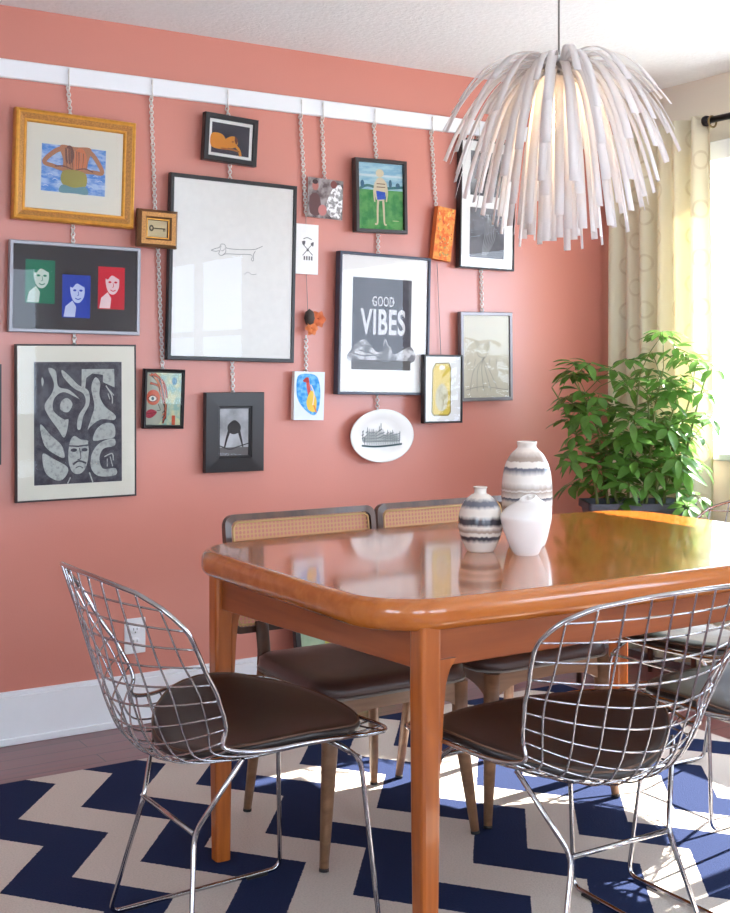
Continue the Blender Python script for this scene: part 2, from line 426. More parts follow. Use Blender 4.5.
def window(n, axis, pos, th, a0, a1, z0, z1, mull, rail=True, inside=-1):
    """white casing, sash bars and sill; glass panes as sub-parts"""
    def P(a, off, z): return (pos+off, a, z) if axis == 'x' else (a, pos+off, z)
    def D(da, dd, dz): return (dd, da, dz) if axis == 'x' else (da, dd, dz)
    root = bpy.data.objects.new('window_%d' % n, None); C.objects.link(root); root['kind'] = 'structure'
    cw = .075; o = inside*.010
    b = MB(); zc = (z0+z1)/2; ac = (a0+a1)/2
    b.box(P(a0-cw/2, o, zc), D(cw, .02, z1-z0), M['white_trim'], b=.002)
    b.box(P(a1+cw/2, o, zc), D(cw, .02, z1-z0), M['white_trim'], b=.002)
    b.box(P(ac, o*1.2, z1+cw/2), D(a1-a0+2*cw+.02, .024, cw), M['white_trim'], b=.002)
    b.build('casing', root)
    b = MB(); b.box(P(ac, inside*.025, z0-.015), D(a1-a0+2*cw+.04, .05, .03), M['white_trim'], b=.004); b.build('sill', root)
    s = MB(); so = -inside*abs(th)*.5; sw = .035
    for a in (a0+sw/2, a1-sw/2): s.box(P(a, so, zc), D(sw, .04, z1-z0), M['white_trim'])
    for z in (z0+sw/2, z1-sw/2): s.box(P(ac, so, z), D(a1-a0-2*sw, .04, sw), M['white_trim'])
    for a in mull: s.box(P(a, so, zc), D(.06, .05, z1-z0-2*sw), M['white_trim'])
    if rail: s.box(P(ac, so, zc), D(a1-a0-2*sw, .036, .04), M['white_trim'])
    sash = s.build('sash', root)
    return root
window(1, 'x', WX, .14, *WIN, [2.1], rail=False)
window(2, 'x', WX, .14, -1.6, .2, .86, 2.0, [-.7])
window(3, 'y', Y0, .14, -1.1, .5, .75, 2.05, [-.3], inside=1)
window(4, 'y', Y0, .14, 1.0, 3.2, .75, 2.05, [1.75, 2.45], inside=1)
window(5, 'x', X0, .14, -1.0, .6, .8, 2.0, [-.2], inside=1)  # unseen left window, added to fill light onto the chairs' left sides
b = MB(); b.poly([(-14, -14, -.6), (16, -14, -.6), (16, 14, -.6), (-14, 14, -.6)], M['snow']); struct('ground_outside', b)

def baseboard(name, axis, pos, a0, a1, sg):
    b = MB(); c, d = (a0+a1)/2, a1-a0
    for off, th, z0, z1 in ((.009, .018, 0, .152), (.013, .026, 0, .022), (.006, .012, .152, .166)):
        if axis == 'y': b.box((c, pos+sg*off, (z0+z1)/2), (d, th, z1-z0), M['white_trim'], b=.002)
        else: b.box((pos+sg*off, c, (z0+z1)/2), (th, d, z1-z0), M['white_trim'], b=.002)
    struct(name, b)
baseboard('baseboard_back', 'y', WY, X0, WX, -1); baseboard('baseboard_right', 'x', WX, Y0, WY-.03, -1)
baseboard('baseboard_rear', 'y', Y0, X0, WX-.03, 1); baseboard('baseboard_left', 'x', X0, Y0+.03, WY-.03, 1)
# picture rail
RZ0 = 2.107; RZ1 = 2.166
b = MB(); b.box(((X0+WX)/2, WY-.009, (RZ0+RZ1)/2), (WX-X0, .018, RZ1-RZ0), M['white_trim'], b=.003)
struct('trim_1', b)

# ================================================================== RUG
b = MB(); b.prism([(.15, .9), (3.05, .9), (3.05, 3.508), (.15, 3.508)], 0.0005, .009, M['rug'])
tag(b.build('chevron_rug'), 'navy and off-white chevron rug on the wooden floor under the dining table', 'rug')

# ================================================================== CURTAIN, ROD, SHADE
def build_curtain():
    b = MB(); y0, y1, n = 3.315, 3.865, 90; zt, zb = 2.165, .03; rows = 24
    uv = []
    for r in range(rows+1):
        z = zb+(zt-zb)*r/rows
        for i in range(n+1):
            t = i/n; y = y0+(y1-y0)*t
            amp = .030*(1-.35*r/rows)
            x = 3.625+amp*math.sin(t*2*PI*6.0+.6+.25*math.sin(z*2))+.008*math.sin(t*23+z*1.5)
            b.v.append((x, y, z)); uv.append((t*.95/.125, z/.19+(.5 if int(t*.95/.125) % 2 else 0)))
    for r in range(rows):
        for i in range(n):
            a = r*(n+1)+i; b.face((a, a+1, a+n+2, a+n+1), M['curtain'], True)
    b.uv = uv
    o = b.build('curtain')
    sm = o.modifiers.new('thickness', 'SOLIDIFY'); sm.thickness = .0012
    return o
tag(build_curtain(), 'cream curtain printed with tan rings hanging in the corner beside the window', 'curtain')
rod = thing('curtain_rod', 'dark metal curtain rod ending in a finial above the window', 'curtain rod', (3.625, 3.3, 2.142))
b = MB(); b.tube([(0, -3.2, 0), (0, .02, 0)], .0125, M['black_metal'], 14); b.build('rod', rod)
b = MB(); b.lathe([(0, 0), (.017, .002), (.021, .014), (.019, .024), (.012, .03), (0, .032)], M['black_metal'], 18)
o = b.build('finial', rod, (0, .012, 0), (-PI/2, 0, 0))
g = MB(); g.tube([(math.cos(k*PI/8)*.021, 0, math.sin(k*PI/8)*.021-.008) for k in range(16)], .004, M['brass'], 8, closed=True)
g.build('ring', rod, (0, -.004, 0))
for yy in (-1.0, -2.9):
    b = MB(); b.box((.045, yy, 0), (.095, .012, .02), M['black_metal']); b.box((.09, yy, 0), (.008, .03, .06), M['black_metal'], b=.002); b.build('bracket', rod)

sh = thing('roman_shade', 'woven brown bamboo shade gathered at the top of the window', 'window shade', (WX+.035, 2.28, 1.99))
def shade():
    b = MB(); m = print_noise('bamboo_weave', srgb(96, 62, 40), srgb(168, 120, 82), 40, (.35, .65), (1, .2, 9))
    y0, y1 = -1.0, 1.0
    for k in range(15): b.box((0, 0, -.008-k*.0105), (.004, y1-y0, .0085), m)
    for q in range(3):
        for k in range(7):
            a = PI*k/6
            b.box((-.006-math.sin(a)*.022, 0, -.165-q*.022-.014*math.cos(a)*(-1)), (.004, y1-y0, .009), m)
    b.build('slats', sh)
    for yy in (-.9, -.3, .3, .9):
        c = MB(); c.tube([(-.006, yy, 0), (-.006, yy, -.17)], .0015, M['cord'], 5); c.build('lift_cord', sh)
    h = MB(); h.box((.0, 0, .002), (.035, 2.0, .016), m); h.build('headrail', sh)
shade()

# ================================================================== TABLE
TC = (1.995, 2.385)
def table_outline(a, bb, r, bowx, bowy, n=14):
    """rounded rectangle with bowed sides, counter-clockwise"""
    pts = []
    cs = [(a-r, -bb+r, -PI/2), (a-r, bb-r, 0), (-a+r, bb-r, PI/2), (-a+r, -bb+r, PI)]
    for cx, cy, a0 in cs:
        for k in range(n+1):
            t = a0+PI/2*k/n; pts.append((cx+r*math.cos(t), cy+r*math.sin(t)))
    # densify straight stretches
    out = []
    for i in range(len(pts)):
        p, q = pts[i], pts[(i+1) % len(pts)]
        L = math.dist(p, q); k = max(1, int(L/.05))
        for j in range(k): out.append((p[0]+(q[0]-p[0])*j/k, p[1]+(q[1]-p[1])*j/k))
    res = []
    for x, y in out:
        fy = 1-(x/a)**2; fx = 1-(y/bb)**2
        res.append((x+math.copysign(bowx*fx, x)*min(1, abs(x)/(a-r)), y+math.copysign(bowy*fy, y)*min(1, abs(y)/(bb-r))))
    return res
table = thing('dining_table', 'orange teak dining table with rounded corners, three vases on top', 'dining table', (TC[0], TC[1], 0))
ol = table_outline(.758, .460, .145, .006, .032)
b = MB(); b.prism(ol, .688, .75, M['teak_top'], .024, 5); b.build('tabletop', table)
def apron(y0x, y0y, x1, y1, nm):
    b = MB(); p = Vector((y0x, y0y)); q = Vector((x1, y1)); d = q-p; L = d.length; ang = math.atan2(d.y, d.x)
    b.box((0, 0, 0), (L, .022, .074), M['teak_x'], b=.002)
    b.build(nm, table, ((p.x+q.x)/2, (p.y+q.y)/2, .651), (0, 0, ang))
LEG = [(-.643, -.435), (-.724, .312), (.643, -.435), (.56, .30)]
apron(-.635, -.428, .62, -.428, 'apron'); apron(-.70, .318, .53, .318, 'apron')
apron(-.650, -.42, -.722, .30, 'apron'); apron(.648, -.42, .60, .27, 'apron')
for i, (lx, ly) in enumerate(LEG):
    b = MB(); rings = []
    for z, wd in ((.688, .047), (.55, .047), (.3, .044), (0, .038)):
        h = wd/2; c = .008
        pts = []
        for sx, sy in ((1, -1), (1, 1), (-1, 1), (-1, -1)):
            q = [(sx*h, sy*(h-c)), (sx*(h-c*.3), sy*(h-c*.3)), (sx*(h-c), sy*h)]
            if sx*sy > 0: pass
            else: q = q[::-1]
            pts += q
        # sort by angle to be safe
        pts.sort(key=lambda p: math.atan2(p[1], p[0]))
        rings.append(b.add([(x, y, z) for x, y in pts]))
    n = 12
    for a_, c_ in zip(rings, rings[1:]):
        for k in range(n): b.face((c_+k, c_+(k+1) % n, a_+(k+1) % n, a_+k), M['teak'], False)
    b.face([rings[0]+k for k in range(n)], M['teak']); b.face([rings[-1]+k for k in reversed(range(n))], M['teak'])
    # the curved bracket between leg and long apron
    lg = b.build('leg', table, (lx, ly, .0095))
    sgn = 1 if lx < 0 else -1
    br = MB(); outer = [(sgn*.0225, .62), (sgn*.066, .62), (sgn*.050, .60), (sgn*.040, .57), (sgn*.035, .52), (sgn*.031, .45), (sgn*.0225, .36)]
    v0 = br.add([(x, -.012, z) for x, z in outer]); v1 = br.add([(x, .012, z) for x, z in outer]); k = len(outer)
    br.face(range(v0, v0+k), M['teak']); br.face(list(reversed(range(v1, v1+k))), M['teak'])
    for i2 in range(k): br.face((v0+i2, v1+i2, v1+(i2+1) % k, v0+(i2+1) % k), M['teak'])
    br.build('bracket', lg)

# ================================================================== WIRE CHAIRS
SK = [0, .08, .20, .32, .42, .50, .58, .68, .78, .86]
CE = [(.225, .445), (.15, .428), (.03, .412), (-.09, .400), (-.190, .408), (-.252, .455), (-.288, .535), (-.315, .635), (-.338, .730), (-.355, .797)]
DD = [(0, .012), (0, .03), (0, .048), (.010, .062), (.050, .078), (.125, .070), (.128, .035), (.088, .012), (.062, 0), (.050, -.008)]
def lerp_tab(xs, ys, s):
    if s <= xs[0]: return ys[0]
    for i in range(len(xs)-1):
        if s <= xs[i+1]:
            t = (s-xs[i])/(xs[i+1]-xs[i])
            g = lambda j: ys[min(max(j, 0), len(ys)-1)]
            a, b_, c, d = g(i-1), g(i), g(i+1), g(i+2)
            f = lambda a, b_, c, d: .5*((2*b_)+(c-a)*t+(2*a-5*b_+4*c-d)*t*t+(3*b_-a-3*c+d)*t**3)
            if hasattr(a, '__len__'): return tuple(f(*q) for q in zip(a, b_, c, d))
            return f(a, b_, c, d)
    return ys[-1]
WS = [0, .012, .04, .10, .20, .30, .38, .45, .54, .64, .72, .77, .81, .84, .855, .86]
WW = [.185, .225, .255, .277, .278, .258, .236, .226, .234, .256, .276, .278, .254, .200, .125, .0]
GS = [0, .2, .45, .65, .86]; GG = [1.12, 1.12, .90, 1.04, 1.14]
def chair_pt(x, s, lift=0.0):
    c = lerp_tab(SK, CE, s); d = lerp_tab(SK, DD, s); q = (abs(x)/.25)**2
    e, z = c[0]+d[0]*q, c[1]+d[1]*q
    if lift:
        c2 = lerp_tab(SK, CE, min(s+.01, .86)); c1 = lerp_tab(SK, CE, max(s-.01, 0))
        t = Vector((c2[0]-c1[0], c2[1]-c1[1])).normalized()      # towards the back/top
        nx, nz = t.y, -t.x                                       # normal pointing up/forward
        e += nx*lift; z += nz*lift
    return Vector((e, x, z))
def make_wire_chair(label):
    t = thing('wire_chair', label, 'chair', group=None)
    # rim
    side = [(w_, s_) for s_, w_ in [(k*.01, lerp_tab(WS, WW, k*.01)) for k in range(0, 85)]] + [(.165, .846), (.135, .8515), (.09, .8565), (.045, .8595)]
    front = [(x, 0.0) for x in (-.14, -.09, -.045, 0, .045, .09, .14)]
    loop = front + side + [(0, .86)] + [(-x, s_) for x, s_ in reversed(side)]
    b = MB(); b.tube([chair_pt(x, s_) for x, s_ in loop], .0046, M['chrome'], 8, closed=True); b.build('rim', t)
    b = MB()
    for i in range(-5, 6):
        run = []
        for k in range(0, 173):
            s_ = k*.005; x = i*.0445*lerp_tab(GS, GG, s_)
            if abs(x) <= lerp_tab(WS, WW, s_)+.001: run.append((x, s_))
        b.tube([chair_pt(x, s_, -.002) for x, s_ in run[::3]+[run[-1]]], .0021, M['chrome'], 6)
    for k in range(1, 19):
        s_ = k*.0447; w_ = lerp_tab(WS, WW, s_)
        b.tube([chair_pt(w_*(j/10), s_, .002) for j in range(-10, 11)], .0021, M['chrome'], 6)
    b.build('wire_grid', t)
    # seat pad lying on the wires
    b = MB(); A, R_ = 56, 9; s0, sr = .204, .198
    def pp(rho, ang, lift):
        sn, cs = math.sin(ang), math.cos(ang)
        s_ = s0+sr*rho*math.copysign(abs(sn)**.72, sn)
        x = (lerp_tab(WS, WW, s_)-.019)*rho*math.copysign(abs(cs)**.80, cs)
        return chair_pt(x, s_, lift)
    prof = [(1.0, .006), (1.012, .013), (1.0, .020), (.96, .026), (.85, .031), (.6, .035), (.3, .037)]
    rings = [b.add([pp(r, 2*PI*k/A, l) for k in range(A)]) for r, l in [(.02, .006), (.5, .006)]+prof]
    for a_, c_ in zip(rings, rings[1:]):
        for k in range(A): b.face((a_+k, a_+(k+1) % A, c_+(k+1) % A, c_+k), M['leather'], True)
    cidx = b.add([pp(0, 0, .037)])
    for k in range(A): b.face((rings[-1]+k, rings[-1]+(k+1) % A, cidx), M['leather'], True)
    pad = b.build('seat_pad', t)
    b = MB(); b.tube([pp(1.0, 2*PI*k/A, .0215) for k in range(A)], .0024, M['piping'], 6, closed=True); b.build('piping', pad)
    # base
    for sg in (1, -1):
        path = [(-.10, .205*sg, .440), (-.165, .125*sg, .282), (-.212, .205*sg, .0155), (.215, .215*sg, .0155), (.188, .178*sg, .385), (.13, .165*sg, .425)]
        b = MB(); b.tube(fillet(path, .028, 6), .0052, M['chrome'], 10)
        rn = b.build('sled_runner', t)
        for ex in (-.15, .15):
            g = MB(); g.box((ex, (.21)*sg, .0125), (.055, .014, .007), M['rubber'], b=.002); g.build('glide', rn)
    b = MB(); b.tube([(-.165, -.125, .282), (-.165, .125, .282)], .0050, M['chrome'], 10); b.build('rear_crossbar', t)
    b = MB(); b.tube([(.188, -.178, .385), (.188, .178, .385)], .0045, M['chrome'], 10); b.build('front_crossbar', t)
    for ex in (-.06, .10):
        b = MB(); b.tube([(ex, -.20, .448), (ex, -.1, .409), (ex, .1, .409), (ex, .20, .448)], .0045, M['chrome'], 8); b.build('seat_support', t)
    return t
proto = make_wire_chair('chrome wire chair with dark seat pad at the left end of the table')
SPOTS = [(1.150, 2.345, 1, None),
         (1.664, 1.905, 90, 'chrome wire chair nearest the viewer, its back over the table edge, brown seat pad'),
         (2.245, 1.885, 90, 'chrome wire chair cut off at the right edge, pushed in beside the nearest wire chair'),
         (2.615, 2.400, 180, 'chrome wire chair at the far right end of the table in front of the window')]
for i, (x, y, a, lab) in enumerate(SPOTS):
    o = proto if i == 0 else copy_tree(proto)
    if lab: o['label'] = lab
    o['group'] = 'chrome wire chairs around the table'
    o.location = (x, y, 0); o.rotation_euler = (0, 0, math.radians(a))

# ================================================================== CANE-BACK CHAIRS
M['spl'] = mat('cane_spline', srgb(205, 168, 110), .5)
def rrect(w_, h_, r, n=6):
    out = []
    for cx, cy, a0 in ((w_/2-r, -h_/2+r, -PI/2), (w_/2-r, h_/2-r, 0), (-w_/2+r, h_/2-r, PI/2), (-w_/2+r, -h_/2+r, PI)):
        for k in range(n+1):
            t = a0+PI/2*k/n; out.append((cx+r*math.cos(t), cy+r*math.sin(t)))
    return out
def make_cane_chair(label):
    """faces -y; origin on the floor below the middle of the seat"""
    t = thing('cane_back_chair', label, 'chair')
    W, Hh = .478, .318
    b = MB(); o1 = rrect(W, Hh, .030); o2 = rrect(W-.034, Hh-.034, .020); n = len(o1); d = .022
    r = [b.add([(x, -d/2, z) for x, z in o1]), b.add([(x, d/2, z) for x, z in o1]), b.add([(x, -d/2-.002, z) for x, z in o2]), b.add([(x, d/2+.002, z) for x, z in o2])]
    for k in range(n):
        q = (k+1) % n
        b.face((r[0]+k, r[0]+q, r[1]+q, r[1]+k), M['walnut']); b.face((r[2]+q, r[2]+k, r[3]+k, r[3]+q), M['walnut'])
        b.face((r[0]+q, r[0]+k, r[2]+k, r[2]+q), M['walnut']); b.face((r[1]+k, r[1]+q, r[3]+q, r[3]+k), M['walnut'])
    TILT = math.radians(-7)
    fr = b.build('back_frame', t, (0, .280, .637), (TILT, 0, 0))
    b = MB(); o3 = rrect(W-.032, Hh-.032, .020)
    b.poly([(x, -.002, z) for x, z in o3], M['cane']); b.poly([(x, .002, z) for x, z in reversed(o3)], M['cane'])
    b.build('cane_panel', t, (0, .280, .637), (TILT, 0, 0))
    b = MB(); b.tube([(x*.985, -.008, z*.985) for x, z in rrect(W-.042, Hh-.042, .018)], .0028, M['spl'], 6, closed=True)
    b.build('cane_spline', t, (0, .280, .637), (TILT, 0, 0))
    for sx in (-1, 1):          # back post and rear leg are one bent piece
        b = MB(); b.tube(catmull([(sx*.150, .245, .510), (sx*.155, .222, .44), (sx*.165, .205, .40)], 4), .013, M['walnut'], 8, flat=1.5)
        b.build('back_post', t)
        b = MB(); b.tube([(sx*.170, .190, .40), (sx*.178, .20, .30), (sx*.200, .232, .0125)], [.019, .018, .0105], M['walnut_light'], 10)
        lg = b.build('leg', t)
        g = MB(); g.tube([(sx*.1995, .2318, .0118), (sx*.1993, .2315, .019)], .0115, M['rubber'], 10); g.build('foot_cap', lg)
        b = MB(); b.tube([(sx*.190, -.190, .40), (sx*.192, -.19, .28), (sx*.222, -.215, .0125)], [.022, .020, .011], M['walnut_light'], 10)
        lg = b.build('leg', t)
        g = MB(); g.tube([(sx*.222, -.215, .0118), (sx*.2213, -.2143, .019)], .012, M['rubber'], 10); g.build('foot_cap', lg)
    # arched front and side rails
    def rail(p, q, nm):
        b = MB(); p = Vector(p); q = Vector(q); L = (q-p).length; n = 14; pts = []
        for k in range(n+1):
            u = k/n; pts.append((u-.5)*L)
        top = [(x, .035) for x in pts]; bot = [(x, -.030+.032*(1-(2*x/L)**4)*1.0) for x in pts]
        a0 = b.add([(x, -.009, z) for x, z in top]); a1 = b.add([(x, -.009, z) for x, z in bot])
        c0 = b.add([(x, .009, z) for x, z in top]); c1 = b.add([(x, .009, z) for x, z in bot])
        for k in range(n):
            b.face((a1+k, a1+k+1, a0+k+1, a0+k), M['walnut_light']); b.face((c0+k, c0+k+1, c1+k+1, c1+k), M['walnut_light'])
            b.face((c1+k, c1+k+1, a1+k+1, a1+k), M['walnut_light']); b.face((a0+k, a0+k+1, c0+k+1, c0+k), M['walnut_light'])
        b.build(nm, t, ((p.x+q.x)/2, (p.y+q.y)/2, .366), (0, 0, math.atan2(q.y-p.y, q.x-p.x)))
    rail((-.18, -.188), (.18, -.188), 'front_rail'); rail((-.165, .19), (.165, .19), 'rear_rail')
    rail((-.188, -.17), (-.170, .18), 'side_rail'); rail((.170, .18), (.188, -.17), 'side_rail')
    # seat
    def seat_out(s):
        o = []
        for x, y in rrect(.450*s, .43*s, .075*s, 8):
            k = 1-.10*(y+.2)/.4
            o.append((x*k, y))
        return o
    b = MB(); rings = []; levels = [(.9, .402), (.985, .405), (1.0, .412), (.99, .424), (.93, .434), (.75, .441), (.45, .444), (.1, .444)]
    for s, z in levels:
        rings.append(b.add([(x, y+.0, z+.010*abs(x/.22)**2*(1 if z > .418 else 0)) for x, y in seat_out(s)]))
    n = len(seat_out(1))
    for a_, c_ in zip(rings, rings[1:]):
        for k in range(n): b.face((a_+k, a_+(k+1) % n, c_+(k+1) % n, c_+k), M['brown_seat'], True)
    b.face([rings[0]+k for k in reversed(range(n))], M['brown_seat']); b.face([rings[-1]+k for k in range(n)], M['brown_seat'])
    st = b.build('seat', t)
    b = MB(); b.tube([(x, y, .406) for x, y in seat_out(1.0)], .004, M['pipe_grey'], 6, closed=True); b.build('piping', st)
    return t
cc = make_cane_chair('walnut chair with woven cane back and brown seat, left of the two cane chairs')
cc.location = (1.664, 2.712, 0)
c2 = copy_tree(cc); c2['label'] = 'walnut chair with woven cane back standing behind the vases, right of the two cane chairs'
c2.location = (2.155, 2.722, 0)
cc['group'] = c2['group'] = 'cane-back chairs along the picture wall'

# ================================================================== VASES
cream = srgb(224, 216, 206); dark = srgb(104, 106, 116); dk2 = srgb(70, 68, 76); taupe = srgb(168, 152, 140)
def vase(name, label, prof, m, loc, inner, warp=None):
    t = thing(name, label, 'vase', loc, group='ceramic vases on the table')
    b = MB(); b.lathe([(max(p[0], 0), p[1]) for p in catmull([(r, z, 0) for r, z in prof], 6)], m, 48, warp=warp)
    b.build('body', t)
    return t
P_tall = [(0, 0), (.036, 0), (.046, .006), (.057, .05), (.0625, .10), (.0625, .15), (.056, .195), (.042, .226), (.028, .240), (.0235, .247), (.0250, .258), (.0225, .259), (.0195, .247), (.026, .235), (.04, .215), (.05, .17), (.05, .06), (0, .02)]
P_short = [(0, 0), (.026, 0), (.034, .004), (.047, .032), (.0535, .062), (.051, .092), (.041, .118), (.024, .135), (.0155, .140), (.0150, .150), (.0175, .155), (.014, .155), (.012, .142), (.03, .125), (.044, .09), (.04, .03), (0, .02)]
P_white = [(0, 0), (.024, 0), (.031, .004), (.045, .035), (.057, .070), (.0605, .092), (.053, .109), (.038, .120), (.024, .128), (.020, .134), (.0165, .135), (.012, .132), (.006, .131), (0, .131)]
vase('tall_striped_vase', 'tall cream vase with smoky grey bands at the back of the vase group', P_tall,
     stripe_mat('tall_vase_glaze', [(.38, .42, taupe), (.46, .52, dark), (.53, .60, taupe), (.74, .80, dark), (.82, .90, taupe)], cream, .259), (1.960, 2.383, .75), 1)
vase('short_striped_vase', 'small rounded cream vase with dark grey stripes, left of the vases', P_short,
     stripe_mat('short_vase_glaze', [(.22, .30, dk2), (.33, .40, taupe), (.46, .57, dk2), (.74, .84, dark)], cream, .155), (1.808, 2.374, .75), 1)
def slump(p, a, r, z):
    if z > .09:
        k = min(1, (z-.09)/.03)
        p.z += k*(.007*math.cos(a-.2)); p.x += k*.010; p.y += k*.004
    return p
vase('white_vase', 'plain glossy white pinched vase in front of the tall striped vase', P_white, M['ceramic'], (1.868, 2.275, .75), 1, slump)

# ================================================================== PLANT
PL = (3.305, 3.375)
st = thing('plant_stand', 'small dark stand holding the planter in the corner behind the table', 'plant stand', (PL[0], PL[1], 0))
b = MB(); b.box((0, 0, .505), (.40, .26, .025), M['walnut'], b=.003); b.build('top', st)
for sx in (-1, 1):
    for sy in (-1, 1):
        b = MB(); b.tube([(sx*.17, sy*.10, .4925), (sx*.185, sy*.115, 0)], [.014, .010], M['walnut'], 10); b.build('leg', st)
pot = thing('planter', 'charcoal rectangular trough planter holding the umbrella plant', 'planter', (PL[0], PL[1], .5175), math.radians(-30))
def trough():
    b = MB(); lv = [(.34, .15, 0), (.345, .155, .004), (.385, .19, .145), (.405, .21, .147), (.405, .21, .172), (.385, .19, .172), (.375, .18, .150)]
    rings = []
    for w_, d_, z in lv:
        rings.append(b.add([(x, y, z) for x, y in rrect(w_, d_, .02, 4)]))
    n = 20
    for a_, c_ in zip(rings, rings[1:]):
        for k in range(n): b.face((a_+k, a_+(k+1) % n, c_+(k+1) % n, c_+k), M['planter'], False)
    b.face([rings[0]+k for k in reversed(range(n))], M['planter'])
    b.build('trough', pot)
    s = MB(); s.prism(rrect(.372, .178, .02, 4), .140, .150, M['soil']); s.build('soil', pot)
trough()
plant = thing('umbrella_plant', 'bushy green umbrella plant with oval leaflets in front of the curtain', 'plant', (PL[0], PL[1], .667))
def leaflet(b, o, d, up, L, wd, m):
    """pointed oval leaf with a keel and droop"""
    d = d.normalized(); side = d.cross(up).normalized(); nrm = side.cross(d).normalized()
    n = 6; rows = []
    for k in range(n+1):
        t = k/n; wv = wd*math.sin(PI*min(1, t**.85))**.8*(1 if t < 1 else 0)
        c = o+d*L*t-nrm*(L*.22*t*t)
        if k in (0, n): rows.append(b.add([c]))
        else: rows.append(b.add([c+side*wv/2+nrm*wv*.12, c, c-side*wv/2+nrm*wv*.12]))
    a, c = rows[0], rows[1]
    b.face((a, c, c+1), m, True); b.face((a, c+1, c+2), m, True)
    for k in range(1, n-1):
        a, c = rows[k], rows[k+1]
        b.face((a, c, c+1, a+1), m, True); b.face((a+1, c+1, c+2, a+2), m, True)
    a, c = rows[n-1], rows[n]
    b.face((a, c, a+1), m, True); b.face((a+1, c, a+2), m, True)
def build_plant():
    rnd = random.Random(11)
    leaves = MB(); petioles = MB()
    bases = [(-.13, .07), (-.07, .03), (-.02, .02), (.04, -.01), (.09, -.05), (.13, -.08), (.0, -.03), (-.09, .06), (.06, -.04)]
    for i, (bx_, by_) in enumerate(bases):
        hgt = rnd.uniform(.38, .53); lean = Vector((bx_*1.05+rnd.uniform(-.07, .07), by_*.8+rnd.uniform(-.07, .07), 0))
        P = [Vector((bx_, by_, 0)) + lean*(t**1.5) + Vector((0, 0, hgt*t)) + Vector((rnd.uniform(-.008, .008), rnd.uniform(-.008, .008), 0)) for t in (0, .25, .5, .75, 1)]
        P = catmull(P, 5)
        s = MB(); s.tube(P, [.0065-.004*k/len(P) for k in range(len(P))], M['stem'], 7); s.build('stem', plant)
        nn = 13
        for k in range(nn):
            t = .12+.88*k/(nn-1); p = P[min(len(P)-1, int(t*(len(P)-1)))]
            az = k*2.4+i*1.1; el = rnd.uniform(-.1, .7) + (.5 if t > .9 else 0)
            # keep the leaves off the picture wall and the curtain
            ln = rnd.uniform(.12, .245)*(1-.25*t)
            q = p+Vector((math.cos(az)*math.cos(el)*ln, math.sin(az)*math.cos(el)*ln*.8, math.sin(el)*ln))
            if q.x > .19: q.x = .19-rnd.random()*.06
            if q.y > .38: q.y = .38
            lat = q.x*Rv[0]+q.y*Rv[1]
            if lat < -.27: q += Vector((Rv[0], Rv[1], 0))*(-.27-lat+rnd.random()*.05)
            mid = (p+q)/2+Vector((0, 0, .012))
            petioles.tube([p, mid, q], .0017, M['stem'], 5)
            ax = (q-p).normalized()*.5+Vector((0, 0, .8)); ax.normalize()
            u = ax.orthogonal().normalized(); v = ax.cross(u)
            cnt = rnd.choice((6, 7, 7, 8))
            for j in range(cnt):
                a = 2*PI*j/cnt+rnd.uniform(-.15, .15)
                d = (u*math.cos(a)+v*math.sin(a)+ax*rnd.uniform(-.35, .05))
                leaflet(leaves, q+d*.012, d, ax, rnd.uniform(.058, .100), rnd.uniform(.025, .038), M['leaf'])
    petioles.build('petioles', plant); lv = leaves.build('foliage', plant)
build_plant()

# ================================================================== PENDANT LAMP
LP = (2.018, 2.330)
lamp = thing('pendant_lamp', 'white pendant lamp of drooping plastic strips hanging over the table', 'pendant lamp', (LP[0], LP[1], 1.0))
b = MB(); b.tube([(0, 0, .965), (0, 0, CZ-1.0-.02)], .0026, M['cord'], 8); b.build('cord', lamp)
b = MB(); b.lathe([(0, 0), (.045, 0), (.05, -.006), (.042, -.02), (.01, -.028), (0, -.028)], M['lamp_white'], 24, (0, 0, CZ-1.0)); b.build('ceiling_rose', lamp)
b = MB(); b.lathe([(0, .97), (.012, .965), (.02, .95), (.022, .90), (.020, .875), (0, .872)], M['lamp_white'], 20); b.build('socket', lamp)
b = MB()
for zz in (.955, .925, .895):
    b.lathe([(.022, zz-.004), (.036, zz-.004), (.036, zz+.004), (.022, zz+.004)], M['lamp_white'], 24)
b.build('hub', lamp)
em, nt, p_ = new_mat('warm_bulb_glass'); p_.inputs['Base Color'].default_value = (1, .95, .85, 1)
p_.inputs['Emission Color'].default_value = (1, .72, .42, 1); p_.inputs['Emission Strength'].default_value = 40
b = MB(); b.lathe([(0, .772), (.012, .775), (.024, .787), (.030, .805), (.028, .825), (.018, .848), (.013, .872)], em, 20); b.build('bulb', lamp)
def strip_path(az, R_, z, rise, k0):
    """from the hub, up over the shoulder and down to the tip"""
    P0 = Vector((.034, 0, k0)); P1 = Vector((.034+R_*.36, 0, k0+rise)); P2 = Vector((R_*.76, 0, k0+rise*.6-(k0-z)*.26)); P3 = Vector((R_, 0, z))
    out = []
    for i in range(15):
        t = i/14; p = P0*(1-t)**3+P1*3*t*(1-t)**2+P2*3*t*t*(1-t)+P3*t**3
        out.append(Vector((p.x*math.cos(az), p.x*math.sin(az), p.z)))
    return out
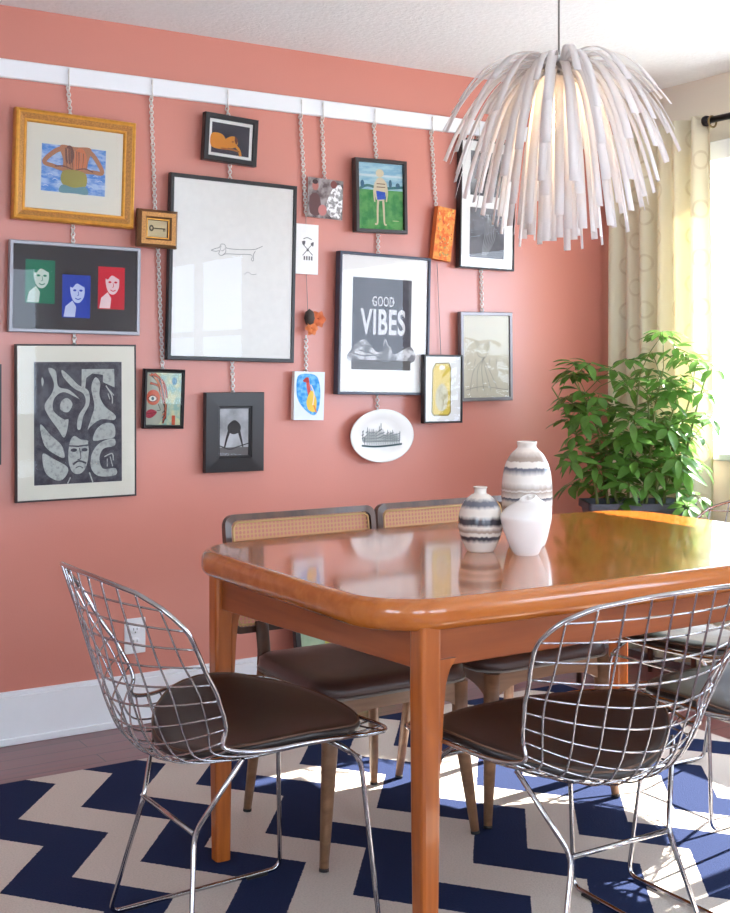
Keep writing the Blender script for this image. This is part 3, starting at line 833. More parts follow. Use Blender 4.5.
def strip_mesh(b, az, R_, z, rise, k0, wd, m, twist):
    path = strip_path(az, R_, z, rise, k0); side = Vector((-math.sin(az), math.cos(az), 0)); n = len(path); rows = []
    for i, p in enumerate(path):
        t = (path[min(i+1, n-1)]-path[max(i-1, 0)]).normalized(); s_ = (Matrix.Rotation(twist*i/n, 3, t) @ side)
        nr = t.cross(s_).normalized(); h = wd/2*(.55+.45*min(1, i/4)); th = .0005
        rows.append(b.add([p+s_*h+nr*th, p-s_*h+nr*th, p-s_*h-nr*th, p+s_*h-nr*th]))
    for a, c in zip(rows, rows[1:]):
        b.face((a, a+1, c+1, c), m, True); b.face((a+2, a+3, c+3, c+2), m, True)
        b.face((a+1, a+2, c+2, c+1), m); b.face((a+3, a, c, c+3), m)
    b.face((rows[0]+3, rows[0]+2, rows[0]+1, rows[0]), m); b.face((rows[-1], rows[-1]+1, rows[-1]+2, rows[-1]+3), m)
rnd = random.Random(5); strips = []
#        count  radius  tip z  rise   hub z  width
LAYERS = [(15, .280, .845, .040, .940, .018), (17, .288, .775, .036, .940, .019), (19, .285, .705, .036, .932, .020),
          (19, .255, .640, .030, .925, .021), (18, .213, .585, .022, .915, .021), (15, .165, .540, .015, .905, .021),
          (12, .112, .515, .010, .900, .020), (7, .060, .508, .005, .895, .018)]
for li, (cnt, R_, z, rise, k0, wd) in enumerate(LAYERS):
    for k in range(cnt):
        az = 2*PI*(k+.5*(li % 2))/cnt+rnd.uniform(-.07, .07)
        strips.append((az, R_*rnd.uniform(.93, 1.04), z+rnd.uniform(-.022, .022), rise*rnd.uniform(.8, 1.2), k0+rnd.uniform(-.006, .006), wd*rnd.uniform(.9, 1.1), rnd.uniform(-.25, .25)))
# those turned towards the room's camera side show largest
toward = math.atan2(-LP[1], -LP[0])
strips.sort(key=lambda s: -math.cos(s[0]-toward))
for s in strips[:100]:
    b = MB(); strip_mesh(b, s[0], s[1], s[2], s[3], s[4], s[5], M['lamp_strip'], s[6]); b.build('shade_strip', lamp)
b = MB()
for s in strips[100:]: strip_mesh(b, s[0], s[1], s[2], s[3], s[4], s[5], M['lamp_strip'], s[6])
o = b.build('shade_strips_behind', lamp); o['kind'] = 'stuff'

# ================================================================== THINGS ON THE PICTURE WALL
def quad(TL, TR, BR, BL, depth, back):
    """where four seen corners lie on a plane just off the wall: centre, width, height, roll"""
    a, b_, c, d = [Vector(wallpt(*p, Y=WY-dd)) for p, dd in ((TL, back), (TR, depth), (BR, depth), (BL, back))]
    cen = (a+b_+c+d)/4; W = ((b_-a).length+(c-d).length)/2; H = ((a-d).length+(b_-c).length)/2
    v1 = (b_-a)+(c-d); v2 = (a-d)+(b_-c)
    roll = (math.atan2(v1.y, v1.x)-math.atan2(v2.x, v2.y))/2
    return cen.x, cen.y, W, H, roll
class Art:
    """flat coloured shapes of a picture, each a hair in front of the last"""
    def __init__(s, w_, h_, y, cx=0, cz=0): s.w, s.h, s.y, s.cx, s.cz = w_, h_, y, cx, cz; s.b = MB(); s.k = 0; s.box_ = (0, 1, 0, 1)
    def P(s, u, v):
        a, b_, c, d = s.box_; u = (u-a)/(b_-a); v = (v-c)/(d-c)
        return (s.cx+(u-.5)*s.w, s.y-.00012*s.k, s.cz+(v-.5)*s.h)
    def frame(s, u0, u1, v0, v1): s.box_ = (u0, u1, v0, v1); return s      # v0 = bottom value, v1 = top value
    def fill(s, pts, m): s.k += 1; q = [s.P(*p) for p in pts]; s.b.poly(q, m); return s
    def rect(s, u0, v0, u1, v1, m): return s.fill([(u0, v0), (u1, v0), (u1, v1), (u0, v1)], m)
    def bg(s, m):
        a, b_, c, d = s.box_; return s.rect(a, c, b_, d, m)
    def blob(s, pts, m, n=6): return s.fill([(p.x, p.y) for p in catmull([(q[0], q[1], 0) for q in pts], n, True)], m)
    def disc(s, u, v, ru, rv, m, n=24): return s.fill([(u+ru*math.cos(2*PI*k/n), v+rv*math.sin(2*PI*k/n)) for k in range(n)], m)
    def stroke(s, pts, wd, m, smooth=True, closed=False):
        s.k += 1
        q = [Vector(s.P(*p)) for p in pts]
        if smooth and len(q) > 2: q = catmull(q, 6, closed)
        n = len(q); L = []; ws = wd if hasattr(wd, '__len__') else (wd, wd)
        for i in range(n):
            t = (q[min(i+1, n-1)]-q[max(i-1, 0)]) if not closed else q[(i+1) % n]-q[i-1]
            t.normalize(); nn = Vector((-t.z, 0, t.x)); wv = ws[0]+(ws[1]-ws[0])*i/max(1, n-1)
            L.append(s.b.add([q[i]+nn*wv/2, q[i]-nn*wv/2]))
        for i in range(n if closed else n-1):
            a, c = L[i], L[(i+1) % n]; s.b.face((a, a+1, c+1, c), m)
        return s
    def text(s, body, u, v, height, m, sx=1.0, bold=0.0):
        s.k += 1
        cu = bpy.data.curves.new('lettering', 'FONT'); cu.body = body; cu.size = 1; cu.align_x = 'CENTER'; cu.align_y = 'CENTER'; cu.offset = bold; cu.space_character = 1.08
        ob = bpy.data.objects.new('lettering', cu); C.objects.link(ob); dg = bpy.context.evaluated_depsgraph_get(); dg.update()
        me = bpy.data.meshes.new_from_object(ob.evaluated_get(dg))
        ys = [q.co.y for q in me.vertices]; y0, y1 = min(ys), max(ys); xs = [q.co.x for q in me.vertices]; xc = (min(xs)+max(xs))/2
        f = height/(y1-y0); c = s.P(u, v)
        base = s.b.add([(c[0]+(q.co.x-xc)*f*sx, c[1], c[2]+(q.co.y-(y0+y1)/2)*f) for q in me.vertices])
        for p in me.polygons: s.b.face([base+i for i in p.vertices], m)
        bpy.data.objects.remove(ob); bpy.data.curves.remove(cu); bpy.data.meshes.remove(me)
        return s
    def build(s, parent, name='picture'): return s.b.build(name, parent)
def moulding(b, w_, h_, prof, mats):
    """mitred rectangle from (inset, distance off the wall) steps"""
    rings = []
    for ins, out in prof:
        x, z = w_/2-ins, h_/2-ins
        rings.append([(-x, -out, -z), (x, -out, -z), (x, -out, z), (-x, -out, z)])
    for i in range(len(prof)-1):
        for k in range(4):
            q = (k+1) % 4; b.poly([rings[i][k], rings[i][q], rings[i+1][q], rings[i+1][k]], mats[min(i, len(mats)-1)])
def framed(label, q, depth, prof, mats, matboard, picrect, glass=True, name='framed_picture', cat='framed picture', off=.0175, group=None):
    """picrect: (u0,u1,v0,v1) of the picture inside the frame opening, None = fills it. returns root and an Art"""
    x, z, W, H, roll = quad(*q, depth+off, off)
    t = thing(name, label, cat, (x, WY-off, z), group=group); t.rotation_euler = (0, -roll, 0)
    b = MB(); moulding(b, W, H, prof, mats)
    b.poly([(-W/2, 0, -H/2), (-W/2, 0, H/2), (W/2, 0, H/2), (W/2, 0, -H/2)], M['rubber'])
    b.build('frame', t)
    ins, dp = prof[-1]; ow, oh = W-2*ins, H-2*ins; y = -dp
    if matboard:
        m = MB(); m.box((0, y, 0), (ow+.002, .002, oh+.002), matboard); m.build('mat_board', t); y -= .0012
    else: y += .0005
    u0, u1, v0, v1 = picrect or (0, 1, 0, 1)
    a = Art(ow*(u1-u0), oh*(v1-v0), y, (u0+u1-1)/2*ow, (v0+v1-1)/2*oh)
    t2 = None
    def finish():
        a.build(t)
        if glass:
            g = MB(); yy = y-.0012-.00012*a.k
            g.poly([(-ow/2, yy, -oh/2), (ow/2, yy, -oh/2), (ow/2, yy, oh/2), (-ow/2, yy, oh/2)], M['glass']); g.build('glass', t)
    return t, a, finish
PB = lambda d, fw, lip=.006: [(0, 0), (0, d-.002), (.002, d), (fw-.001, d), (fw, d-.002), (fw, d-lip)]

# gold frame, bather seen from behind
t, a, fin = framed('ornate gold frame holding a small painting of a bather seen from behind', ((12.6, 106.3), (136.5, 124), (135.3, 229.3), (11.4, 218.3)), .035,
    [(0, 0), (0, .026), (.003, .032), (.008, .034), (.011, .031), (.014, .030), (.030, .020), (.032, .022), (.036, .022), (.040, .016), (.040, .013)],
    [M['gold'], M['gold'], M['gold'], M['gold'], M['gold'], M['gold_dull'], M['gold'], M['gold'], M['gold'], M['gold']], M['mat_cream'], (.155, .82, .215, .77))
skin, skin2, shade_ = pc(196, 138, 104), pc(222, 138, 98), pc(134, 96, 86)
a.bg(print_noise('pool_water', srgb(96, 150, 220), srgb(190, 212, 240), 30, (.4, .62), (1, 1, 2.2)))
a.stroke([(.40, .96), (.22, .88), (.04, .62), (.20, .54), (.40, .47)], (.016, .012), skin).stroke([(.66, .96), (.80, .86), (.95, .52), (.80, .50), (.64, .49)], (.016, .012), skin)
a.blob([(.28, 1.0), (.52, 1.0), (.76, 1.0), (.72, .70), (.68, .45), (.52, .40), (.34, .45), (.33, .70)], skin)
a.blob([(.38, .98), (.46, 1.0), (.50, .80), (.44, .62), (.37, .70)], shade_).blob([(.52, .92), (.64, .97), (.70, .75), (.66, .54), (.50, .52)], skin2)
for k in range(9): a.stroke([(.36+.035*k, .96-.01*k), (.37+.034*k, .72), (.40+.028*k, .50)], (.0035, .001), [shade_, pc(206, 150, 118), pc(168, 112, 88)][k % 3])
for k in range(14): a.stroke([(.03+.07*k, .10+.05*(k*5 % 7)), (.07+.07*k, .13+.05*(k*5 % 7)), (.11+.07*k, .10+.05*(k*5 % 7))], .0018, pc(216, 228, 244))
a.stroke([(.20, .54), (.34, .56), (.48, .50)], .004, shade_).stroke([(.80, .50), (.66, .55), (.52, .50)], .004, shade_)
a.blob([(.33, .46), (.52, .50), (.68, .44), (.70, .22), (.62, .12), (.40, .12), (.30, .24)], pc(176, 166, 92)).blob([(.32, .16), (.5, .12), (.68, .16), (.72, .0), (.5, .0), (.28, .0)], pc(120, 160, 168))
fin()
# small bronze frame with a key
t, a, fin = framed('tiny wide-moulded bronze frame with an old key inside, between the gold and large black frames', ((137, 209), (179, 211), (178.7, 248.7), (134.5, 246.5)), .03,
    [(0, 0), (0, .016), (.010, .028), (.024, .028), (.030, .020), (.034, .020), (.036, .014)], [M['bronze'], M['bronze'], M['gold_dull'], M['bronze'], M['gold'], M['bronze']], None, None, off=.0410)
a.bg(pc(214, 196, 156)).stroke([(.30, .52), (.90, .52)], .0035, pc(92, 82, 62), False).disc(.20, .52, .12, .20, pc(92, 82, 62)).disc(.20, .52, .05, .09, pc(214, 196, 156))
a.rect(.80, .36, .84, .54, pc(92, 82, 62)).rect(.87, .36, .91, .54, pc(92, 82, 62)); fin()
# silver frame, three tinted portraits
t, a, fin = framed('wide thin silver frame with green, blue and red tinted portraits on a dark ground', ((8, 239), (141.3, 248.6), (139.7, 335), (7, 332.3)), .02,
    PB(.020, .012), [M['silver']], None, None)
a.bg(pc(66, 62, 66))
a.frame(38, 430, 315, 42)
for x0, y0, x1, y1, c, lt in ((76, 90, 167, 232, (30, 128, 96), (214, 226, 214)), (190, 133, 279, 275, (40, 72, 178), (206, 214, 236)), (303, 100, 390, 242, (214, 40, 60), (240, 214, 214))):
    m1, m2 = pc(*c), pc(*lt); W_ = x1-x0; H_ = y1-y0; f = lambda u, v: (x0+u*W_, y0+v*H_)
    a.rect(x0, y1, x1, y0, m1)
    a.blob([f(.30, .20), f(.52, .08), (f(.76, .22)), f(.78, .48), f(.62, .64), f(.42, .62), f(.30, .44)], m2)
    a.fill([f(.06, .98), f(.12, .74), f(.36, .60), f(.50, .74), f(.46, .98)], m2)
    a.blob([f(.26, .22), f(.50, .02), f(.82, .14), f(.80, .28), f(.52, .20), f(.36, .30)], m1)
    a.disc(*f(.44, .36), .06*W_, .025*H_, m1).disc(*f(.66, .36), .06*W_, .025*H_, m1).stroke([f(.46, .54), f(.56, .57), f(.66, .54)], .003, m1)
    a.stroke([f(.56, .38), f(.58, .46), f(.53, .48)], .002, m1)
fin()
# linocut of a bearded man with streaming hair
t, a, fin = framed('large thin-framed black and white linocut of a face under swirling organic forms', ((13.3, 343.7), (135.9, 345), (137, 496.3), (15.3, 502.2)), .018,
    PB(.018, .0055, .004), [M['brown_black']], M['mat_cream'], (.135, .885, .095, .895))
ink, pap = print_noise('lino_ink', srgb(70, 68, 78), srgb(96, 94, 102), 40), print_noise('lino_paper_cut', srgb(196, 198, 192), srgb(146, 146, 146), 90, (.5, .75))
a.bg(ink); a.frame(155, 597, 767, 160)
S = lambda pts: a.blob(pts, pap)
S([(225, 193), (262, 205), (275, 280), (330, 300), (380, 345), (360, 335), (300, 310), (255, 340), (250, 400), (300, 445), (325, 450), (305, 535), (270, 490), (222, 420), (208, 370), (245, 310), (252, 260)])
S([(320, 340), (345, 370), (322, 410), (285, 395), (290, 355)])
S([(195, 235), (203, 255), (197, 280), (191, 258)])
S([(292, 200), (325, 225), (375, 275), (425, 305), (430, 370), (400, 430), (385, 495), (368, 490), (375, 430), (410, 370), (400, 320), (350, 290), (300, 235)])
a.fill([(392, 196), (558, 196), (560, 290), (500, 262), (500, 225), (445, 218), (415, 240), (408, 300), (390, 290)], pap)
a.fill([(500, 265), (560, 300), (560, 390), (540, 380), (510, 320)], ink); a.stroke([(515, 280), (545, 330), (548, 372)], .004, pap).stroke([(530, 300), (556, 330)], .003, pap).stroke([(525, 320), (535, 350)], .003, pap)
S([(460, 238), (485, 265), (482, 330), (510, 385), (562, 430), (555, 455), (490, 450), (440, 480), (420, 500), (440, 440), (455, 380), (440, 290)])
S([(185, 468), (235, 520), (290, 575), (303, 635), (262, 620), (205, 570)])
S([(197, 612), (250, 640), (315, 680), (318, 715), (285, 748), (240, 735), (205, 695)])
S([(465, 500), (510, 470), (555, 480), (558, 540), (500, 552), (448, 555)])
S([(556, 550), (558, 585), (500, 600), (480, 650), (500, 700), (562, 700), (563, 735), (480, 737), (440, 700), (436, 640), (460, 590), (500, 560)])
a.stroke([(505, 640), (545, 625), (552, 660)], .004, pap).stroke([(520, 650), (520, 690)], .003, pap).stroke([(535, 640), (548, 690)], .003, pap)
S([(330, 560), (352, 530), (385, 548), (425, 560), (424, 625), (410, 690), (378, 720), (340, 705), (322, 640)])
a.stroke([(318, 577), (370, 582), (424, 577)], .005, ink, False).disc(350, 600, 16, 9, ink).disc(404, 600, 15, 9, ink).stroke([(378, 590), (385, 640), (368, 648)], .003, ink)
a.stroke([(345, 672), (375, 655), (412, 668)], .006, ink).stroke([(358, 690), (378, 682), (396, 692)], .003, ink).stroke([(425, 560), (432, 640), (418, 700)], .006, ink)
a.stroke([(318, 765), (332, 735)], .004, pap).stroke([(445, 765), (428, 715)], .004, pap); fin()
# black frame cut by the left edge
t, a, fin = framed('black picture frame cut off by the left edge of the view beside the linocut', ((-48, 362), (1.6, 366), (1.6, 463), (-48, 468)), .022, PB(.022, .012), [M['black_frame']], M['mat_white'], (.2, .8, .2, .8))
a.bg(pc(150, 146, 142)).blob([(.2, .2), (.5, .6), (.8, .3), (.6, .8), (.3, .7)], pc(90, 86, 84)); fin()
# small black frame with half a painted face
t, a, fin = framed('small black frame with a colourful painted half face with red hair', ((143, 369), (187.3, 369.3), (183.2, 428.3), (140.5, 429)), .02,
    [(0, 0), (0, .014), (.003, .020), (.006, .017), (.010, .019), (.013, .012)], [M['black_frame']], None, None)
red, blk, fc = pc(206, 92, 62), pc(44, 34, 34), pc(176, 178, 160)
a.bg(print_noise('pale_turquoise_paint', srgb(150, 188, 176), srgb(214, 212, 170), 40)); a.frame(60, 182, 540, 365)
a.blob([(60, 365), (90, 368), (110, 400), (128, 450), (118, 510), (100, 540), (60, 540)], fc)
for p in ([(72, 370), (105, 385), (125, 430)], [(84, 368), (120, 400), (132, 450)], [(70, 400), (100, 410), (112, 440)], [(112, 440), (126, 480), (120, 535)], [(128, 470), (128, 520)]):
    a.stroke(p, (.009, .006), blk).stroke(p, (.006, .0035), red)
for k in range(6): a.stroke([(66+k*9, 372+k*4), (92+k*6, 392+k*9), (104+k*5, 430+k*13)], (.0042, .001), [red, blk, pc(222, 142, 92)][k % 3])
for k in range(5): a.stroke([(118+k*3, 470+k*10), (126, 486+k*9), (116, 500+k*8)], .0022, [blk, red][k % 2])
a.disc(82, 448, 24, 26, red).disc(80, 452, 13, 9, pc(230, 222, 206)).disc(80, 452, 5, 6, pc(60, 90, 90)).stroke([(62, 452), (80, 440), (98, 452)], .002, blk).stroke([(62, 455), (80, 463), (98, 454)], .002, blk)
a.stroke([(100, 470), (108, 490), (96, 492)], .002, blk).blob([(60, 495), (78, 488), (96, 498), (78, 516), (60, 515)], pc(168, 40, 62)).stroke([(60, 503), (94, 499)], .0015, blk)
a.disc(156, 392, 9, 13, pc(90, 150, 176)).rect(150, 540, 162, 508, red); fin()
# large frame with the line drawing of a dachshund
t, a, fin = framed('largest black frame with a faint line drawing of a long dog on white paper', ((168, 173), (297.7, 186), (294, 363.2), (165, 359.3)), .022, PB(.022, .014), [M['black_frame']], M['mat_white'], (.02, .98, .02, .98))
pen = pc(120, 118, 116); a.bg(pc(246, 244, 239)); a.frame(50, 530, 1165, 440)
a.stroke([(195, 722), (212, 714), (228, 708), (235, 694), (250, 694), (258, 708), (290, 711), (340, 709), (375, 705), (392, 698), (410, 688)], .0016, pen)
a.stroke([(195, 724), (214, 726), (230, 722), (226, 736), (238, 742), (254, 728), (254, 708)], .0016, pen).stroke([(240, 742), (256, 734), (300, 732), (362, 730), (364, 752), (372, 754), (372, 728), (380, 712)], .0016, pen)
a.stroke([(236, 700), (232, 716), (242, 722), (250, 712)], .0013, pen).stroke([(334, 818), (350, 806), (366, 816), (386, 812)], .0011, pen); fin()
# small black frame with reclining figure
t, a, fin = framed('small black frame with a golden reclining figure, hanging just under the white rail', ((202.8, 112.3), (258.8, 120.4), (257, 167), (200.4, 159.6)), .026, PB(.026, .018, .01), [M['black_frame']], M['mat_white'], (.07, .93, .09, .91))
a.bg(pc(62, 56, 68)); og, od = pc(226, 150, 44), pc(176, 104, 40)
a.frame(198, 362, 345, 210)
a.blob([(198, 262), (240, 258), (262, 285), (272, 315), (250, 326), (198, 318)], og).blob([(262, 300), (258, 280), (284, 262), (306, 266), (312, 290), (300, 310), (276, 316)], og)
a.blob([(300, 262), (312, 276), (306, 296), (298, 280)], pc(120, 60, 34)).stroke([(300, 300), (318, 318), (326, 345)], .010, og).stroke([(240, 322), (290, 322), (320, 326)], .006, od).disc(290, 286, 5, 4, od); fin()
# snapshot, unframed
def flat_piece(name, label, q, th, cat, edge, off=.0175):
    x, z, W, H, roll = quad(*q, off+th, off); t = thing(name, label, cat, (x, WY-off, z)); t.rotation_euler = (0, -roll, 0)
    b = MB(); b.box((0, -th/2, 0), (W, th, H), edge); b.build('panel' if th > .004 else 'card', t)
    return t, Art(W, H, -th-.0002)
t, a = flat_piece('photo_print', 'unframed grey snapshot of people beside white blossom hanging under the rail', ((309, 178), (343.8, 180.4), (341.8, 220), (306, 216.8)), .003, 'photo', M['mat_white'])
a.bg(print_noise('snapshot_greys', srgb(92, 78, 78), srgb(160, 150, 148), 30)).blob([(.05, .5), (.2, .62), (.34, .5), (.36, .1), (.08, .1)], pc(96, 66, 66)).disc(.20, .80, .09, .12, pc(178, 112, 102)).disc(.19, .9, .08, .06, pc(70, 50, 50))
a.blob([(.52, .35), (.72, .8), (.95, .85), (.98, .3), (.9, .04), (.62, .08)], print_noise('blossom', srgb(150, 146, 146), srgb(240, 238, 238), 80, (.45, .55))).disc(.72, .88, .09, .10, pc(120, 66, 62)).disc(.42, .2, .12, .14, pc(190, 120, 116)); a.build(t)
# white card with crossed arrows
t, a = flat_piece('postcard', 'plain white card printed with a small black crossed emblem beside the largest frame', ((295.2, 222.4), (317.6, 226), (318.8, 275), (296, 273.5)), .003, 'card', M['mat_white'])
bk = pc(96, 94, 96); a.bg(pc(238, 237, 234)); a.frame(537, 628, 812, 612)
a.stroke([(562, 690), (605, 735)], .0028, bk, False).stroke([(605, 688), (564, 738)], .0028, bk, False).blob([(560, 683), (574, 680), (570, 698)], bk).blob([(596, 690), (608, 682), (606, 700)], bk)
for x in (568, 578, 588, 598): a.rect(x, 756, x+6, 740, bk)
a.stroke([(566, 672), (582, 666), (600, 673)], .0028, bk).disc(584, 715, 5, 6, bk); a.build(t)
# child-like painting of a swimmer
t, a, fin = framed('dark wooden frame, painting of a pale figure in blue trunks on green lawn', ((351.7, 158.5), (407.6, 161), (407.7, 234), (352.4, 232.6)), .03, PB(.030, .014, .012), [M['brown_black']], None, None)
a.frame(135, 303, 512, 265); a.bg(print_noise('green_lawn_paint', srgb(66, 148, 84), srgb(110, 178, 104), 30)); cr_ = pc(226, 212, 182)
a.rect(135, 365, 303, 265, print_noise('painted_sky', srgb(150, 196, 216), srgb(190, 222, 230), 20, (.4, .6), (1, 1, 4))).stroke([(135, 368), (170, 350), (220, 358), (303, 350)], .010, pc(74, 130, 130))
a.rect(135, 316, 303, 308, pc(222, 232, 236)).disc(256, 340, 6, 16, pc(74, 116, 140)).disc(284, 345, 8, 10, pc(74, 116, 140)).disc(152, 345, 7, 14, pc(74, 120, 150))
a.disc(217, 302, 15, 15, cr_).blob([(202, 330), (217, 318), (236, 330), (242, 365), (232, 400), (204, 402), (196, 366)], cr_)
a.stroke([(200, 336), (194, 372), (197, 410)], .006, cr_).stroke([(238, 334), (244, 370), (240, 408)], .006, cr_).stroke([(210, 398), (207, 440), (206, 488), (196, 492)], (.010, .006), cr_).stroke([(228, 398), (230, 440), (232, 488), (240, 494)], (.010, .006), cr_)
a.fill([(202, 368), (236, 372), (238, 398), (206, 402)], pc(58, 98, 196)).stroke([(204, 342), (236, 342)], .003, pc(120, 74, 60), False).stroke([(204, 354), (236, 354)], .003, pc(120, 74, 60), False).stroke([(262, 478), (286, 478)], .002, cr_, False)
fin()
# orange canvas
t, a = flat_piece('canvas_painting', 'narrow unframed orange canvas with yellow and green flecks between two black frames', ((433.7, 206.4), (454.2, 209.6), (452, 263.7), (429.8, 257.5)), .026, 'painting', pc(214, 116, 60), off=.0175)
a.bg(print_noise('orange_daubs', srgb(222, 106, 48), srgb(232, 158, 76), 60, (.4, .6))); rr = random.Random(3)
for k in range(46):
    u, v = rr.uniform(.08, .92), rr.uniform(.05, .95); a.stroke([(u, v), (u+rr.uniform(-.12, .12), v+rr.uniform(-.06, .06))], .0045, [pc(226, 196, 96), pc(150, 150, 96), pc(196, 70, 46), pc(236, 176, 120)][k % 4], False)
a.build(t)
# tall frame with two photographs
t, a, fin = framed('tall black frame with two grey photographs in a white mount, partly behind the lamp', ((457, 138), (516.2, 145), (514.5, 271.3), (455.7, 267.8)), .030, PB(.030, .006, .008), [M['black_frame']], M['mat_white'], (.17, .83, .06, .94))
a.rect(0, .58, 1, .98, print_noise('upper_photo', srgb(92, 90, 92), srgb(170, 168, 168), 12)); a.rect(0, .02, 1, .47, print_noise('lower_photo', srgb(104, 102, 106), srgb(136, 134, 138), 9))
lt = pc(196, 196, 196)
for k in range(7): a.stroke([(.35+.02*k, .04), (.42+.05*k, .20), (.48+.03*k, .34), (.55-.02*k, .42)], .0016, lt)
a.stroke([(.15, .62), (.4, .80), (.7, .72), (.85, .92)], .006, pc(60, 58, 60)).stroke([(.2, .9), (.5, .86), (.8, .6)], .004, pc(190, 188, 188)); fin()
# GOOD VIBES
t, a, fin = framed('slate blue frame with a dark print reading GOOD VIBES in a white mount', ((335, 250.2), (431.6, 259), (428.8, 395.4), (334.4, 394.2)), .032, PB(.032, .010, .012), [M['slate_frame']], M['mat_white'], (.135, .815, .165, .84))
a.bg(print_noise('charcoal_print', srgb(70, 66, 74), srgb(86, 82, 90), 25)); wh = pc(228, 226, 226)
a.frame(118, 318, 455, 140)
a.text('GOOD', 221, 219, .037, wh, .58, .007).text('VIBES', 221, 290, .098, wh, .60, .028).stroke([(182, 219), (192, 219)], .004, wh, False).stroke([(250, 219), (260, 219)], .004, wh, False)
a.blob([(118, 385), (160, 352), (205, 395), (245, 372), (262, 400), (318, 372), (318, 430), (118, 430)], print_noise('foliage_reflection', srgb(120, 116, 120), srgb(214, 212, 212), 30, (.45, .6)))  # pale reflection of foliage in the glass, painted into the lower picture
a.rect(118, 455, 318, 422, pc(84, 76, 72))
a.stroke([(122, 400), (160, 408), (215, 402)], .003, pc(54, 50, 54)).stroke([(140, 388), (185, 400), (205, 412)], .003, pc(54, 50, 54)).stroke([(224, 372), (230, 350), (238, 372)], .003, wh); fin()
# pewter frame with pencil sketch
t, a, fin = framed('pewter grey frame with a faint pencil sketch of an animal on cream paper', ((456.7, 312), (513, 312.3), (513, 400.8), (459, 401)), .022, PB(.022, .014, .008), [M['grey_frame']], None, (.0, 1, .0, 1))
a.bg(pc(214, 206, 186)); pen2 = pc(150, 144, 132)
a.frame(497, 655, 545, 280)
a.stroke([(545, 395), (552, 375), (575, 375), (582, 398), (572, 414), (552, 412)], .002, pen2, closed=True).stroke([(545, 378), (540, 360), (552, 372)], .0018, pen2).stroke([(578, 376), (588, 364), (584, 384)], .0018, pen2)
for k in range(5): a.stroke([(520+k*24, 525), (532+k*14, 460), (560+k*2, 425), (562+k*3, 415)], .0018, pen2)
for k in range(6): a.stroke([(510+k*25, 440), (515+k*24, 420)], .0015, pen2)
a.stroke([(520, 330), (545, 322), (560, 335)], .0015, pen2).stroke([(590, 325), (620, 330)], .0015, pen2).stroke([(505, 520), (560, 510), (650, 522)], .0018, pen2); fin()
# small frame overlapping, yellow label shape
t, a, fin = framed('small black frame with a yellow tag-shaped print, lowest right in the picture group', ((422, 354.6), (463.8, 355), (462.4, 421.8), (419.9, 424.2)), .024, PB(.024, .007, .008), [M['black_frame']], M['mat_white'], (.0, 1, .0, 1), off=.0505)
yl, yd = pc(222, 198, 92), pc(150, 134, 70)
a.bg(pc(236, 235, 232)); a.frame(362, 494, 630, 408)
a.fill([(400, 430), (450, 428), (458, 448), (458, 600), (448, 612), (394, 612), (386, 600), (388, 450)], yd).fill([(402, 434), (447, 433), (454, 450), (454, 597), (446, 607), (396, 607), (390, 597), (392, 452)], yl)
a.disc(424, 446, 10, 8, pc(236, 235, 232)).blob([(424, 500), (446, 530), (442, 580), (424, 596), (404, 578), (402, 530)], pc(206, 198, 166)).stroke([(424, 506), (414, 540), (430, 560), (422, 590)], .003, yd).stroke([(406, 520), (440, 548)], .003, yd); fin()
# wide-bordered black frame
t, a, fin = framed('wide-bordered black frame with a small photo of a dark wishbone shape against grey sky', ((203.4, 392.3), (264.7, 392.3), (264.3, 470.6), (202.8, 472.8)), .024,
    [(0, 0), (0, .020), (.002, .022), (.048, .024), (.052, .018), (.055, .018), (.057, .012)], [M['black_frame']], None, None)
a.bg(print_noise('grey_sky', srgb(150, 150, 152), srgb(206, 206, 208), 10)); a.frame(318, 412, 638, 487); dk = pc(56, 52, 54)
a.rect(318, 638, 412, 612, pc(112, 108, 108)).blob([(345, 540), (366, 524), (385, 540), (384, 560), (364, 570), (346, 560)], dk).stroke([(352, 550), (342, 580), (334, 612)], (.012, .005), dk).stroke([(378, 550), (386, 580), (394, 612)], (.012, .005), dk).stroke([(318, 606), (350, 618), (372, 612), (412, 600)], .004, pc(70, 66, 68)); fin()
# bird on blue
t, a = flat_piece('canvas_painting', 'small white-edged canvas with a red and yellow bird on blue brushwork', ((292.8, 371.8), (325.6, 371.6), (322.8, 419.6), (290, 420.4)), .020, 'painting', M['mat_white'], off=.0175)
a.bg(pc(224, 232, 236)); a.frame(564, 680, 522, 355)
a.blob([(575, 375), (610, 362), (650, 372), (664, 420), (660, 480), (640, 505), (600, 480), (575, 440)], print_noise('blue_brushwork', srgb(40, 140, 214), srgb(120, 190, 232), 50))
a.stroke([(612, 376), (618, 410), (628, 450)], (.012, .016), pc(206, 84, 74)).blob([(630, 420), (650, 450), (646, 492), (620, 486), (612, 455)], pc(226, 190, 78)).blob([(596, 388), (612, 374), (618, 392)], pc(176, 60, 56)).stroke([(626, 400), (640, 430), (636, 470)], .004, pc(236, 214, 206)).stroke([(640, 470), (650, 495)], .005, pc(224, 120, 60)); a.build(t)

